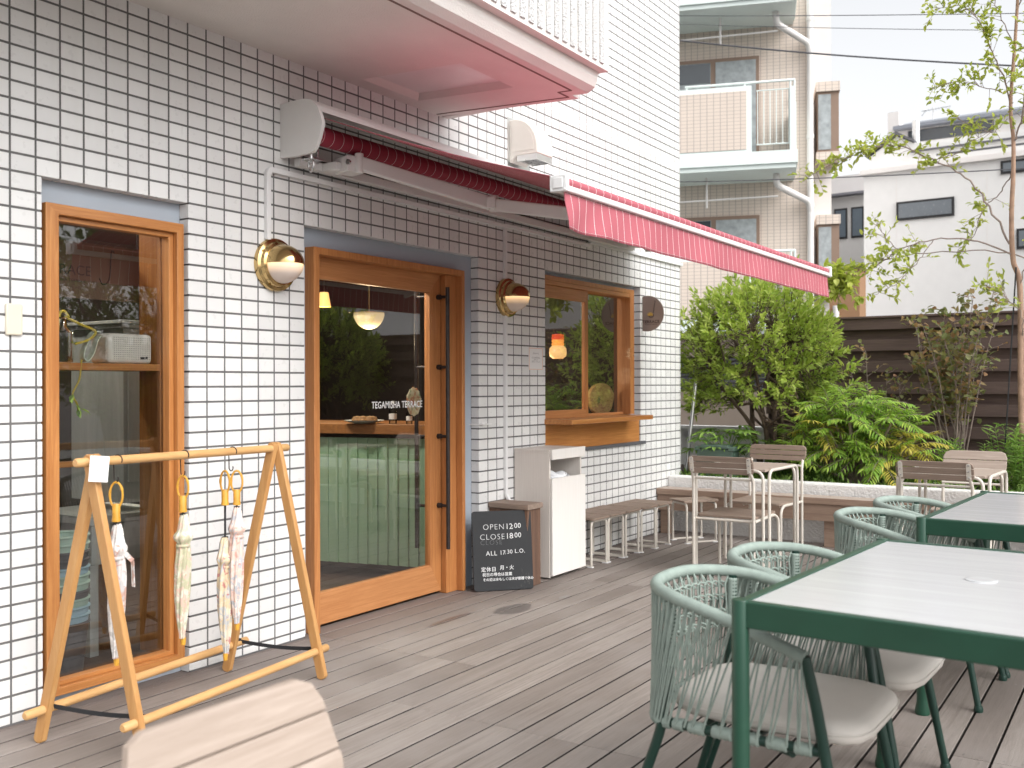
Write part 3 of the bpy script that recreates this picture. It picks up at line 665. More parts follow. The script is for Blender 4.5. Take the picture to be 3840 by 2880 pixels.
# ---- switch cover, notice, round sign
mb = MB(); mb.box(2.041, 2.106, -.014, -.0005, 1.463, 1.582); tag(mb.build('wall_socket_cover', M['plastic_cream'], bevel=.008, segs=3), 'blank cream cover plate on tiles left of the picture window', 'cover plate')
no = thing('notice', 'small white notice with peach border taped left of the service window', 'notice', (5.79, 0, 1.45))
mb = MB(); mb.box(5.70, 5.885, -.003, -.0005, 1.375, 1.53); mb.build('sheet', M['paper'], no, smooth=0)
mb = MB(); z0, z1, x0, x1 = 1.378, 1.527, 5.704, 5.881
for (a, b, c, d) in ((x0, x1, z0, z0+.004), (x0, x1, z1-.004, z1), (x0, x0+.004, z0+.004, z1-.004), (x1-.004, x1, z0+.004, z1-.004)): mb.box(a, b, -.0042, -.0032, c, d)
mb.build('border', M['peach'], no, smooth=0)
text('lettering', '(Attention)', .017, (5.792, -.0036, 1.485), (1,0,0), (0,0,1), M['pale_print'], no, 'CENTER')
text('lettering', '本日の営業時間は\n店内にて\nご案内しております', .0135, (5.792, -.0036, 1.455), (1,0,0), (0,0,1), M['pale_print'], no, 'CENTER')
sg = thing('round_sign', 'round taupe sign with ladle emblem projecting from the wall by the service window', 'sign', (7.47, 0, 1.86))
R, cy, cz = .148, -.052, 1.862
a0 = math.acos(.045/R); P = [(cy-R*math.cos(t), cz+R*math.sin(t)) for t in np.linspace(-(math.pi-a0), math.pi-a0, 40)]
P = [(y, z) for y, z in P if y <= -.004]
mb = MB(); mb.prism(P, lambda u, v: (7.47, u, v), (.008, 0, 0)); mb.build('plate', M['sign'], sg, smooth=0)
xs_ = 7.4685
text('lettering', 'TERRACE', .034, (xs_, -.085, 1.782), (0,-1,0), (0,0,1), M['sign_ink'], sg, 'CENTER', 1.1, bold=.0006)
text('lettering', 'TEGAMISHA TERRACE', .0105, (xs_, -.085, 1.767), (0,-1,0), (0,0,1), M['sign_ink'], sg, 'CENTER', 1.1)
mb = MB()
def sp(u, v): return (xs_, -.085-u, 1.835+v)
mb.tube([sp(*p) for p in [(.032, .125), (.036, .13), (.04, .125), (.038, .115)]]+[sp(*p) for p in [(.031, .09), (.026, .05), (.024, .03)]], .0022, 5)
mb.tube([sp(.004+.022*math.cos(t), .012+.018*math.sin(t)) for t in np.linspace(math.pi, 2*math.pi+.6, 14)], .002, 5)
mb.build('ladle_emblem', M['sign_ink'], sg)
mb = MB()
for t in np.linspace(.2, math.pi-.2, 7): mb.tube([sp(-.006+.008*math.cos(t), .012+.008*math.sin(t)), sp(-.006+.028*math.cos(t), .012+.026*math.sin(t))], .0022, 4)
mb.tube([sp(-.022, .012), sp(.016, .012)], .004, 5); mb.build('sun_emblem', M['mustard'], sg)
# ================================================================== umbrella rack
rk = thing('umbrella_rack', 'pale wooden A-frame rack with round rods and black straps in front of the picture window', 'rack', (2.55, -.42, 0))
apL, apR = Vector((2.09, -.47, 1.018)), Vector((3.06, -.345, 1.008))
fLb, fLn, fRb, fRn = Vector((2.012, -.25, 0)), Vector((2.14, -.70, 0)), Vector((2.995, -.12, 0)), Vector((3.112, -.57, 0))
rodd = (apR-apL).normalized()
def rleg(f, ap, off):
    d = (ap-f).normalized(); side = d.cross(rodd).normalized(); w, tck = .021, .0125
    base = f+rodd*off; top = ap+rodd*off
    poly = [(-w, .012), (-w*.6, .003), (0, 0), (w*.6, .003), (w, .012)]; L = (top-base).length
    poly += [(w, L-.005), (w*.7, L+.010), (0, L+.016), (-w*.7, L+.010), (-w, L-.005)]
    mb = MB(); mb.prism(poly, lambda u, v: base+side*u+d*v-rodd*tck, rodd*tck*2); return mb.build('leg', M['rack_z'], rk, smooth=30, bevel=.003)
rleg(fLb, apL, .0135); rleg(fLn, apL, -.0135); rleg(fRb, apR, -.0135); rleg(fRn, apR, .0135)
def rod(p, q, r=.0165):
    mb = MB(); n = 9; P = [Vector(p).lerp(Vector(q), k/n) for k in range(n+1)]
    d = (P[-1]-P[0]).normalized(); P = [P[0]]+[P[0]+d*.006]+P[1:-1]+[P[-1]-d*.006]+[P[-1]]
    mb.tube(P, [r*.7]+[r]*(len(P)-2)+[r*.7], 14); mb.build('rod', M['rack_x'], rk)
hz = Vector((0, 0, -.012))
rod(apL-rodd*.075+hz, apR+rodd*.09+hz)
pl = lambda f, ap, k: f.lerp(ap, k)
kb = .118
lb, rb = pl(fLb, apL, kb), pl(fRb, apR, kb); ln, rn = pl(fLn, apL, kb), pl(fRn, apR, kb)
d1 = (rb-lb).normalized(); d2 = (rn-ln).normalized()
rod(lb-d1*.075, rb+d1*.085); rod(ln-d2*.08, rn+d2*.085)
for a, b in ((lb, ln), (rb, rn)):
    mb = MB(); P = [a.lerp(b, k/10)+rodd*(.03+.012*math.sin(k/10*math.pi))+Vector((0, 0, .008-.012*math.sin(k/10*math.pi)*1.2)) for k in range(11)]
    for p, q in zip(P[:-1], P[1:]): mb.bar(p, q+(q-p)*.02, .002, .016)
    mb.obox(P[0]+rodd*(-.008), (.012, 0, 0), (0, .012, 0), (0, 0, .012))
    mb.build('strap', M['strap'], rk, smooth=0)
# ---- card on the rack
tg = thing('info_card', 'small white laminated card with printed notice hung on the umbrella rack', 'card', (2.076, -.53, .99))
xd = Vector((.80, -.585, -.08)).normalized(); zd = Vector((.0, .02, 1)); zd = (zd-xd*zd.dot(xd)).normalized(); yd = zd.cross(xd)
cc = Vector((2.073, -.532, .985))
mb = MB(); mb.obox(cc, xd*.031, zd*.045, yd*.0009); mb.build('sheet', M['paper'], tg, smooth=0)
nf = -yd if yd.dot(Vector((0, -1, 0))) < 0 else yd
tp = cc+nf*.0018
text('lettering', 'テラスをご利用のお客様は\nどうぞお使いください', .0046, tp+zd*.022, xd, zd, M['pale_print'], tg, 'CENTER')
text('lettering', '雨の日も日差しの強い日も\nご自由にどうぞ\nご使用後はこちらへ', .0036, tp-zd*.002, xd, zd, M['pale_print'], tg, 'CENTER')
# ---- hooks and parasols
def rod_at(x): k = (x-apL.x)/(apR.x-apL.x); return apL.lerp(apR, k)+hz
def hook(x, label):
    p = rod_at(x); P = []
    for t in np.linspace(-.5, math.pi+.2, 12): P.append(p+Vector((.0185*math.cos(t)*.35, -.0185*math.cos(t)*.9, .0185*math.sin(t))))
    b = p+Vector((0, .01, -.068))
    for t in np.linspace(0, math.pi*1.15, 10): P.append(b+Vector((0, .012*math.cos(t), -.013*math.sin(t))))
    mb = MB(); mb.tube(catmull(P, 3), .0022, 6); tag(mb.build('s_hook', M['iron']), label, 'hook', 'S-hooks on the rack'); return b+Vector((0, 0, -.013))
def parasol(x, mat, label, drop=0, dy=0, dx=0, tilt=.12, seed=0, strapflap=False):
    p = rod_at(x)+Vector((dx, .01+dy, -.081)); rr = random.Random(seed)
    o = thing('folded_parasol', label, 'parasol', (p.x, p.y, p.z-.64-drop), 'folded parasols hanging on the rack')
    ca, sa = math.cos(tilt+.9), math.sin(tilt+.9)
    mb = MB(); ring = [p+Vector((.0235*math.sin(t)*ca, -.0235*math.sin(t)*sa, -.046+.046*math.cos(t))) for t in np.linspace(0, 2*math.pi, 28, endpoint=False)]
    rs = [.0042*(1.28 if k in (4, 5, 12, 13, 21, 22) else 1) for k in range(28)]
    mb.tube(ring, rs, 8, closed=True); ri = mb.build('handle_ring', M['bamboo'], o)
    z = p.z-.078
    mb = MB(); mb.lathe([(.0, .0), (.0125, 0), (.0145, -.004), (.0142, -.05), (.0155, -.056), (.0155, -.064), (.0, -.066)], (p.x, p.y, z), n=18); mb.build('grip', M['bamboo'], o, smooth=30)
    mb = MB(); mb.tube([(p.x, p.y, z-.06), (p.x, p.y, z-.14-drop)], .0045, 8)
    for k in range(8):
        an = k*math.pi/4; mb.tube([(p.x+.009*math.cos(an), p.y+.009*math.sin(an), z-.058-drop-.012), (p.x+.011*math.cos(an), p.y+.011*math.sin(an), z-.075-drop)], .0028, 5)
    mb.build('shaft', M['black'], o)
    zt = z-.072-drop; L = .485
    ctrl = [(0, .012), (.04, .017), (.12, .022), (.185, .03), (.195, .032), (.225, .0245), (.25, .0235), (.265, .025), (.4, .029), (.62, .0275), (.8, .0215), (.93, .0135), (.985, .0095), (1, .0105)]
    def cl(u, v):
        r = np.interp(v, [c[0] for c in ctrl], [c[1] for c in ctrl]); an = 2*math.pi*u
        tw = 2.6*v if v < .25 else .65+1.5*(v-.25)
        pl_ = 1+(.10+.10*abs(v-.25))*math.sin(8*an+tw*6)+.05*math.sin(3*an+seed)
        if .15 < v < .215: pl_ += .22*max(0, math.cos(an-1.2-seed))+.12*max(0, math.cos(2*an+seed))
        bend = .006*math.sin(v*3+seed)
        return (p.x+bend+r*pl_*math.cos(an), p.y+r*pl_*math.sin(an), zt-L*v)
    mb = MB(); mb.grid(cl, 64, 48); can = mb.build('cloth', mat, o, smooth=70)
    mb = MB(); mb.grid(lambda u, v: (p.x+.0262*math.cos(2*math.pi*u), p.y+.0262*math.sin(2*math.pi*u), zt-L*.24-.014*v), 24, 1)
    if strapflap:
        c0 = Vector((p.x+.022, p.y-.018, zt-L*.22)); mb.bar(c0, c0+Vector((.022, -.014, -.03)), .002, .016); mb.bar(c0+Vector((.022, -.014, -.03)), c0+Vector((.024, -.016, -.125)), .002, .016, (0, 1, 0))
    mb.build('tie_band', mat, can, solid=.001)
    mb = MB(); mb.lathe([(.0095, 0), (.0105, -.008), (.0085, -.03), (.0, -.031)], (p.x, p.y, zt-L+.003), n=14); mb.build('ferrule', M['bamboo'], o, smooth=30)
hook(2.20, 'black S-hook nearest the printed card on the rack rod'); hook(2.525, 'black S-hook at the middle of the rack rod'); hook(2.795, 'black S-hook carrying two parasols together')
parasol(2.20, M['f_grey'], 'grey floral parasol with loose strap behind the front left rack leg', seed=1, strapflap=True)
parasol(2.525, M['f_olive'], 'olive floral parasol hanging alone at the middle of the rack', seed=2, tilt=.3)
parasol(2.805, M['f_pink'], 'pink and white floral parasol, front one of the pair', seed=3, dy=-.02, dx=.004, tilt=.1)
parasol(2.785, M['f_cream'], 'cream floral parasol hanging lower behind the pink one', seed=4, drop=.125, dy=.02, dx=-.006, tilt=.5)
# ================================================================== chalkboard, box, bin
bA, bB = Vector((4.935, -.085, .004)), Vector((5.212, -.342, .004)); ln_ = Vector((.04, .046, .484))
xd = (bB-bA).normalized(); zd = ln_.normalized(); nd = xd.cross(zd).normalized()
if nd.y > 0: nd = -nd
bw, bh = (bB-bA).length, ln_.length
cb = thing('chalkboard', 'black chalkboard with opening hours leaning against a wooden box beside the door', 'chalkboard', ((bA+bB)/2)[:])
r_ = .018; poly = []
for cx, cy, a0 in ((bw-r_, r_, -90), (bw-r_, bh-r_, 0), (r_, bh-r_, 90), (r_, r_, 180)):
    for k in range(5): t = rad(a0+22.5*k); poly.append((cx+r_*math.cos(t), cy+r_*math.sin(t)))
mb = MB(); mb.prism(poly, lambda u, v: bA+xd*u+zd*v, -nd*.016); mb.build('panel', M['slate'], cb, smooth=0, bevel=.002)
def chalk(s, u, v, size, mat='chalk', sp=1.0, b=0.0):
    text('lettering', s, size*1.04, bA+xd*u*bw+zd*v*bh+nd*.0012, xd, zd, M[mat], cb, space=sp, bold=b)
chalk('OPEN', .175, .765, .047, sp=1.15, b=-.0009); chalk('12', .555, .765, .047, 'chalk', 1.0); chalk(':', .668, .77, .04); chalk('00', .705, .775, .042, sp=1.05)
chalk('CLOSE', .12, .64, .047, sp=1.15, b=-.0009); chalk('18', .555, .645, .047); chalk(':', .668, .65, .04); chalk('00', .705, .655, .042, sp=1.05)
chalk('ALL', .215, .44, .038, sp=1.15); chalk('17', .445, .445, .036); chalk(':', .535, .45, .032); chalk('30', .57, .455, .034, sp=1.05); chalk('L.O.', .70, .46, .034, sp=1.1)
chalk('定休日', .125, .245, .030, sp=1.1, b=.0003); chalk('月・火', .44, .26, .029, sp=1.0, b=.0003)
chalk('祝日の場合は営業', .145, .185, .0225, sp=1.02, b=.0003); chalk('その週は水もしくは木が振替で休み', .15, .125, .0195, sp=1.0, b=.0003)
chalk('CLOSE', .125, .575, .040, 'chalk_faint', 1.2, -.0012)
bx = thing('wooden_box', 'worn plank box with a thick lid between chalkboard and white bin', 'box', (5.3, -.15, 0))
mb = MB()
for k, (a, b) in enumerate(((5.222, 5.282), (5.2835, 5.335), (5.3365, 5.378))): mb.box(a, b, -.292, -.27, .002, .487)
mb.build('front', M['old_z'], bx, smooth=0, bevel=.002)
mb = MB()
for k in range(3): mb.box(5.222, 5.24, -.268+.09*k, -.181+.09*k, .002, .487)
mb.box(5.24, 5.378, -.02, -.002, .002, .487); mb.box(5.36, 5.378, -.268, -.021, .002, .487); mb.build('side', M['old_z'], bx, smooth=0, bevel=.002)
mb = MB(); mb.box(5.208, 5.388, -.305, -.003, .4875, .522); mb.build('lid', M['old_y'], bx, smooth=0, bevel=.004)
cbn = thing('litter_cabinet', 'tall white wood-grain litter cabinet with an open slot under the service window', 'litter bin', (5.75, -.15, 0))
x0, x1, yf = 5.515, 5.945, -.275
mb = MB(); mb.box(x0, x0+.018, yf, -.004, .012, .83); mb.box(x1-.018, x1, yf, -.004, .012, .83); mb.box(x0+.0185, x1-.0185, -.02, -.004, .012, .83); mb.box(x0+.0185, x1-.0185, yf+.01, -.021, .012, .03)
mb.build('carcass', M['cab'], cbn, smooth=0, bevel=.0015)
mb = MB(); mb.box(x0-.002, x1+.002, yf-.002, -.003, .8305, .848); mb.build('top', M['cab'], cbn, smooth=0, bevel=.0015)
mb = MB(); mb.box(x0+.004, x1+.016, yf-.022, yf-.003, .782, .8495); mb.build('fascia', M['cab_front'], cbn, smooth=0, bevel=.002)
mb = MB(); mb.box(x0+.004, x1+.018, yf-.022, yf-.003, .025, .66); mb.build('front_panel', M['cab_front'], cbn, smooth=0, bevel=.002)
rng = random.Random(5)
def bagf(u, v):
    x = x0+.03+(x1-x0-.06)*u; y = yf+.02+.2*v
    return (x, y, .645+.03*math.sin(u*3.1)*math.sin(v*3.1)+.018*math.sin(u*17+v*5)*math.cos(v*13+u*4)+.012*math.sin(u*31+v*23))
mb = MB(); mb.grid(bagf, 40, 24); tag(mb.build('bin_liner', M['bag'], smooth=20, solid=.002), 'crumpled clear plastic liner showing in the slot of the white litter cabinet', 'bag')
# ================================================================== stools
def tubeo(name, pts, r, mat, parent, n=10):
    mb = MB(); mb.tube(pts, r, n); return mb.build(name, mat, parent)
GS = 'low stools in a row along the tiled wall'
st = thing('low_stool', 'low stool with grey plank seat nearest the white litter cabinet', 'stool', (0, 0, 0), GS)
mb = MB()
for k in range(3):
    y0 = -.165+.1105*k; c = .02
    pr_ = [(-.1185, y0+.0015), (.1185, y0+.0015), (.1185, y0+.108), (-.1185, y0+.108)]
    if k == 0: pr_ = [(-.1185, y0+c), (-.1185+c*.4, y0+c*.3), (-.1185+c, y0), (.1185-c, y0), (.1185-c*.4, y0+c*.3), (.1185, y0+c), (.1185, y0+.108), (-.1185, y0+.108)]
    mb.prism(pr_, lambda u, v: (u, v, .328), (0, 0, .016))
mb.build('seat', M['old_x'], st, smooth=0, bevel=.002)
for s in (-1, 1):
    y = .135*s
    P = [(-.108, y, .022), (-.108, y, .318), (.108, y, .318), (.108, y, .022)]
    tubeo('leg_frame', fillet(P, .04, 6), .0092, M['beige'], st)
for s in (-1, 1):
    tubeo('runner', fillet([(.108*s, -.135, .021), (.108*s, -.135, .0095), (.108*s, .135, .0095), (.108*s, .135, .021)], .012, 4), .0092, M['beige'], st)
    mb = MB(); mb.box(.108*s-.011, .108*s+.011, -.15, -.105, .0005, .008); mb.box(.108*s-.011, .108*s+.011, .105, .15, .0005, .008); mb.build('foot', M['plastic_white'], st, smooth=0)
    mb = MB(); mb.tube([(.108*s, -.146, .27), (.108*s, -.142, .27)], .0045, 8); mb.build('bolt', M['steel'], st)
st.location = (6.15, -.165, 0); st.rotation_euler = (0, 0, -.02)
for (x, y, rz, lb_) in ((6.40, -.17, -.03, 'low stool second along the wall from the white cabinet'), (6.648, -.175, .02, 'middle low stool of the row below the service window'), (6.898, -.195, -.05, 'low stool just before the last two at the bench end'), (7.147, -.20, -.04, 'low stool under the wall corner, next to the angled one'), (7.52, -.44, .95, 'low stool turned at an angle against the timber bench')):
    dup(st, (x, y, 0), rz, lb_)
# ================================================================== bench and planter
bn = thing('timber_bench', 'long weathered timber bench built along the white planter wall', 'bench', (7.9, -2, 0))
mb = MB()
for k in range(3): mb.box(7.742+.062*k, 7.8+.062*k, -9, -.006, .342, .388)
mb.build('seat', M['benchtop_y'], bn, smooth=0, bevel=.003)
mb = MB(); mb.box(7.736, 7.7415, -9, -.006, .338, .386); mb.box(7.75, 7.785, -9, -.006, .205, .3415); mb.build('apron', M['bench_y'], bn, smooth=0, bevel=.002)
for y in (-.06, -1.45, -3.1, -4.7): mb = MB(); mb.box(7.786, 7.85, y-.055, y+.04, .001, .3415); mb.build('leg', M['bench_y'], bn, smooth=0, bevel=.002)
pw = thing('planter_wall', 'low rough white rendered planter wall behind the bench', 'planter', (8.1, -2, 0))
mb = MB(); mb.box(7.988, 8.13, -9.2, .0, -.3, .34); mb.box(7.975, 8.13, -9.2, .0, .34, .474); mb.build('wall', M['rough_white'], pw, smooth=0, bevel=.012)
mb = MB(); mb.box(9.62, 9.66, -9.2, 1.6, -.3, .42); mb.box(8.13, 9.62, -9.22, -9.12, -.3, .42); mb.build('back_wall', M['rough_white'], pw, smooth=0)
rng = np.random.default_rng(2)
mb = MB(); mb.grid(lambda u, v: (8.131+1.488*u, -9.1+10.6*v, .40+.03*math.sin(u*9+v*40)+.02*math.sin(v*90)), 10, 80); tag(mb.build('planter_soil', M['soil']), kind='structure')
# ================================================================== cafe chairs and tables
GC = 'slatted cafe chairs with beige tube frames'
def cafe_chair(name, label, my, mx, bh=.0392, zb=.69, hw=.222, ln=.22):
    o = thing(name, label, 'chair', (0, 0, 0), GC)
    Rr = .0105; lw = hw-.017; pw_ = hw-(.028 if bh < .05 else .065)
    mb = MB()
    for k in range(3):
        z0 = zb+bh*k; c = .03 if bh < .05 else .045
        y0, y1 = -hw, hw; h_ = bh-.0032
        if k == 2: q = [(y0, 0), (y1, 0), (y1, h_-c), (y1-c*.3, h_-c*.3), (y1-c, h_), (y0+c, h_), (y0+c*.3, h_-c*.3), (y0, h_-c)]
        elif k == 0: q = [(y0+c, 0), (y1-c, 0), (y1-c*.3, c*.3), (y1, c), (y1, h_), (y0, h_), (y0, c), (y0+c*.3, c*.3)]
        else: q = [(y0, 0), (y1, 0), (y1, h_), (y0, h_)]
        lean = lambda z: -.045-(z-zb)*ln
        n = len(q); A = [(lean(z0+v)-.012*(u/.222)**2*0, u, z0+v) for u, v in q]; Bk = [(a+.018, b, c_) for a, b, c_ in A]
        mb.add(A+Bk, [tuple(range(n))[::-1], tuple(range(n, 2*n))]+[(i, (i+1) % n, n+(i+1) % n, n+i) for i in range(n)])
    mb.build('backrest', my, o, smooth=0, bevel=.003)
    for s in (-1, 1):
        P = [(.0, lw*s, .012), (.0, lw*s, zb-.05), (-.034, (lw-.005)*s, zb), (-.05, (lw-.008)*s, zb+.025)]
        tubeo('rear_leg', fillet(P, .03, 5), Rr, M['beige'], o)
        mb = MB(); z0, z1 = zb+.01, zb+3*bh-(.008 if bh < .05 else .03); y = pw_*s
        q = [(y-.013, z0), (y+.013, z0)]+[(y+.013*math.cos(t), z1-.013+.013*math.sin(t)) for t in np.linspace(0, math.pi, 7)]
        A = [(-.0505-(v-zb)*ln, u, v) for u, v in q]; n = len(q); Bk = [(a+.0045, b, c_) for a, b, c_ in A]
        mb.add(A+Bk, [tuple(range(n))[::-1], tuple(range(n, 2*n))]+[(i, (i+1) % n, n+(i+1) % n, n+i) for i in range(n)])
        pt = mb.build('back_plate', M['beige'], o, smooth=0)
        for z in (z0+.015, (z0+z1)/2+.002, z1-.012): x = -.0505-(z-zb)*ln; mb = MB(); mb.lathe([(.0055, 0), (.005, .003), (0, .004)], (x, y, z), (-1, 0, 0), 8); mb.build('bolt', M['steel'], pt)
        P = [(.012, .205*s, .385), (.40, .205*s, .392), (.47, .21*s, .36), (.485, .215*s, .012)]
        tubeo('front_leg', fillet(P, .06, 6), Rr, M['beige'], o)
        tubeo('bag_hook', [(.20, .14*s, .388), (.20, .14*s, .365), (.30, .14*s, .365), (.30, .14*s, .388)], .0025, M['beige'], o, 5)
    tubeo('cross_bar', [(0, -.2, zb-.035), (0, .2, zb-.035)], .0085, M['beige'], o)
    tubeo('cross_bar', [(.02, -.2, .385), (.02, .2, .385)], .009, M['beige'], o)
    mb = MB()
    for k in range(4):
        x0 = .035+.108*k; c = .025; y0, y1 = -.2, .2; x1 = x0+.1055
        q = [(x0, y0), (x1, y0), (x1, y1), (x0, y1)]
        if k == 0: q = [(x0, y0+c), (x0+c*.3, y0+c*.3), (x0+c, y0), (x1, y0), (x1, y1), (x0+c, y1), (x0+c*.3, y1-c*.3), (x0, y1-c)]
        if k == 3: q = [(x0, y0), (x1-c, y0), (x1-c*.3, y0+c*.3), (x1, y0+c), (x1, y1-c), (x1-c*.3, y1-c*.3), (x1-c, y1), (x0, y1)]
        mb.prism(q, lambda u, v: (u, v, .397), (0, 0, .015))
    mb.build('seat', my, o, smooth=0, bevel=.002)
    return o
c1 = cafe_chair('cafe_chair', 'dark weathered cafe chair seen from behind beside the planter bench', M['old_y'], M['old_x'])
fgc = cafe_chair('cafe_chair', 'bleached wooden cafe chair back in the near left foreground', M['pale_old_y'], M['pale_old_x'], .064, .598, .21, .5)
c1.location = (6.14, -1.222, 0); c1.rotation_euler = (0, 0, 0)
dup(c1, (7.44, -1.14, 0), math.pi-.03, 'cafe chair behind the small table, facing out from the bench')
dup(c1, (6.42, -2.47, 0), -.05, 'cafe chair seen from behind, half hidden by the green chairs')
c4 = dup(fgc, (7.66, -2.49, 0), math.pi-.03, 'pale cafe chair furthest right, against the leafy planter')
fgc.location = (1.139, -2.392, -.058); fgc.rotation_euler = (0, 0, -math.pi/2)
GT = 'small cafe tables with beige tube legs'
ct_ = thing('cafe_table', 'small square plank cafe table near the tiled wall corner', 'table', (0, 0, 0), GT)
mb = MB(); LX, LY, H = .60, .53, .718
for k in range(5): x0 = -.29+.1165*k; mb.box(x0, x0+.114, -LY/2+.02, LY/2-.02, H-.018, H-.002)
mb.build('tabletop', M['pale_old_y'], ct_, smooth=0, bevel=.002)
Rr = .0105
for s in (-1, 1):
    tubeo('leg_frame', fillet([(-LX/2+.03, s*LY/2, .011), (-LX/2+.03, s*LY/2, H-.008), (LX/2-.03, s*LY/2, H-.008), (LX/2-.03, s*LY/2, .011)], .065, 7), Rr, M['beige'], ct_)
    tubeo('leg_frame', fillet([(s*LX/2, -LY/2+.03, .011), (s*LX/2, -LY/2+.03, H-.012), (s*LX/2, LY/2-.03, H-.012), (s*LX/2, LY/2-.03, .011)], .065, 7), Rr, M['beige'], ct_)
ct_.location = (6.56, -1.225, 0); ct_.rotation_euler = (0, 0, -.03)
dup(ct_, (6.80, -2.50, 0), -.05, 'small plank cafe table behind the far green table')
# ================================================================== green tables
GG = 'green framed terrace tables with white tops'
gt = thing('terrace_table', 'white-topped green metal table nearest the camera', 'table', (0, 0, 0), GG)
L, Wd, H, q = 1.17, .84, .755, .021
mb = MB(); mb.box(.03, L-.03, -Wd+.03, -.03, H-.016, H-.003); tt = mb.build('tabletop', M['table_top'], gt, smooth=0)
mb = MB(); mb.lathe([(.0, H+.0005), (.034, H+.0005), (.040, H-.0005), (.040, H-.003)], (.62, -.42, 0), n=28); mb.build('parasol_hole_cover', M['table_top'], tt, smooth=0)
for (a, b, c, d) in ((.028, L-.028, -.029, -.002), (.028, L-.028, -Wd+.002, -Wd+.029), (.002, .029, -Wd+.028, -.028), (L-.029, L-.002, -Wd+.028, -.028)):
    mb = MB(); mb.box(a, b, c, d, H-.064, H); mb.build('apron_rail', M['green_metal'], gt, smooth=0, bevel=.004)
for x in (.012, L-.012):
    for y in (-.012, -Wd+.012):
        mb = MB(); mb.lathe([(.0, .0), (.027, .0), (.0275, .012), (.022, .045), (.021, .07), (.021, H-.002), (.0195, H+.002), (.0, H+.0022)], (x, y, 0), n=24); mb.build('leg', M['green_metal'], gt, smooth=30)
gt.location = (2.262, -2.748, 0); gt.rotation_euler = (0, 0, -.062)
dup(gt, (4.035, -2.822, 0), -.06, 'white-topped green metal table further from the camera')
# ================================================================== woven green chairs
GW = 'woven sage rope armchairs at the green tables'
wc = thing('rope_armchair', 'woven sage rope armchair nearest the camera', 'chair', (0, 0, 0), GW)
rim = [(-.262, -.245, .588), (-.262, -.20, .603), (-.258, -.08, .64), (-.25, .04, .672), (-.225, .135, .688), (-.16, .215, .696), (-.07, .252, .70), (.07, .252, .70), (.16, .215, .696), (.225, .135, .688), (.25, .04, .672), (.258, -.08, .64), (.262, -.20, .603), (.262, -.245, .588)]
RP = catmull(rim, 16); NR = len(RP)
def wrapped(name, P, r, parent, pitch=.0085, n=10):
    P = [Vector(p) for p in P]; L = [0]
    for a, b in zip(P[:-1], P[1:]): L.append(L[-1]+(b-a).length)
    Q = []; R_ = []; N = int(L[-1]/pitch)*2
    for k in range(N+1):
        s_ = L[-1]*k/N; i = max(0, min(len(P)-2, int(np.searchsorted(L, s_)-1))); t_ = (s_-L[i])/max(1e-9, L[i+1]-L[i])
        Q.append(P[i].lerp(P[i+1], t_)); R_.append(r*(1.0 if k % 2 else .86))
    mb = MB(); mb.tube(Q, R_, n); return mb.build(name, M['cord'], parent, smooth=80)
wrapped('wrapped_rim', RP[3:-3], .0185, wc)
def P_at(u): k = u*(NR-1); i = min(int(k), NR-2); return RP[i].lerp(RP[i+1], k-i)
low = [(-.232, -.275, .352), (-.235, -.1, .35), (-.228, .10, .345), (-.215, .185, .345), (-.14, .225, .348), (0, .24, .35), (.14, .225, .348), (.215, .185, .345), (.228, .10, .345), (.235, -.1, .35), (.232, -.275, .352)]
LP = catmull(low, 14); NL = len(LP)
def L_at(u): k = u*(NL-1); i = min(int(k), NL-2); return LP[i].lerp(LP[i+1], k-i)
tubeo('seat_rail', LP, .0135, M['dark_green_metal'], wc)
mb = MB()
for k in range(27):
    u0 = .02+k*.0362; Q = [L_at(min(u0+.027*t/8, 1)) for t in range(9)]
    mb.tube(Q, [.0184 if t % 2 else .0155 for t in range(9)], 10)
mb.build('rail_wrapping', M['cord'], wc, smooth=80)
for s in (-1, 1):
    tubeo('front_leg', catmull([(s*.262, -.24, .592), (s*.25, -.262, .48), (s*.238, -.282, .35), (s*.244, -.31, .2), (s*.252, -.345, .015)], 5), [.0145]*16+[.0125]*4+[.0135], M['dark_green_metal'], wc, 12)
    tubeo('rear_leg', catmull([(s*.215, .145, .68), (s*.218, .15, .52), (s*.224, .17, .345), (s*.232, .215, .2), (s*.245, .275, .015)], 5), [.0145]*16+[.0125]*4+[.0135], M['dark_green_metal'], wc, 12)
    wrapped('post_wrapping', [(s*.215, .146, .672), (s*.2165, .148, .60), (s*.218, .15, .50)], .0175, wc, .0105)
    tubeo('stretcher', [(s*.232, -.20, .335), (s*.15, -.05, .33), (0, .05, .33)], .012, M['dark_green_metal'], wc)
    for y, zx in ((-.345, .252), (.275, .245)):
        mb = MB(); mb.lathe([(0, 0), (.0165, 0), (.0175, .01), (.0145, .022), (.012, .024)], (s*zx, y, .0005), n=12); mb.build('foot', M['dark_green_metal'], wc, smooth=30)
for y in (-.25, -.1, .05): tubeo('seat_slat', [(-.232, y, .352), (.232, y, .352)], .009, M['dark_green_metal'], wc)
mb = MB(); rr = random.Random(4); NCD = 56
for k in range(NCD):
    for sg_ in (-1, 1):
        u = .03+.94*(k+.5)/NCD; ub = min(max(u+sg_*.009+rr.uniform(-.004, .004), .012), .988); a, b = P_at(u), L_at(ub)
        out = Vector((a.x, a.y+.05, 0)); out = out.normalized()*.013 if out.length > .01 else Vector((0, .013, 0))
        a = a+out*(1 if sg_ > 0 else .7); b = b+out*1.15
        mid = a.lerp(b, .5)+out*.1; mb.tube([a, mid, b], .0029, 5, cap=False)
mb.build('rope_strands', M['cord'], wc, smooth=80)
mb = MB()
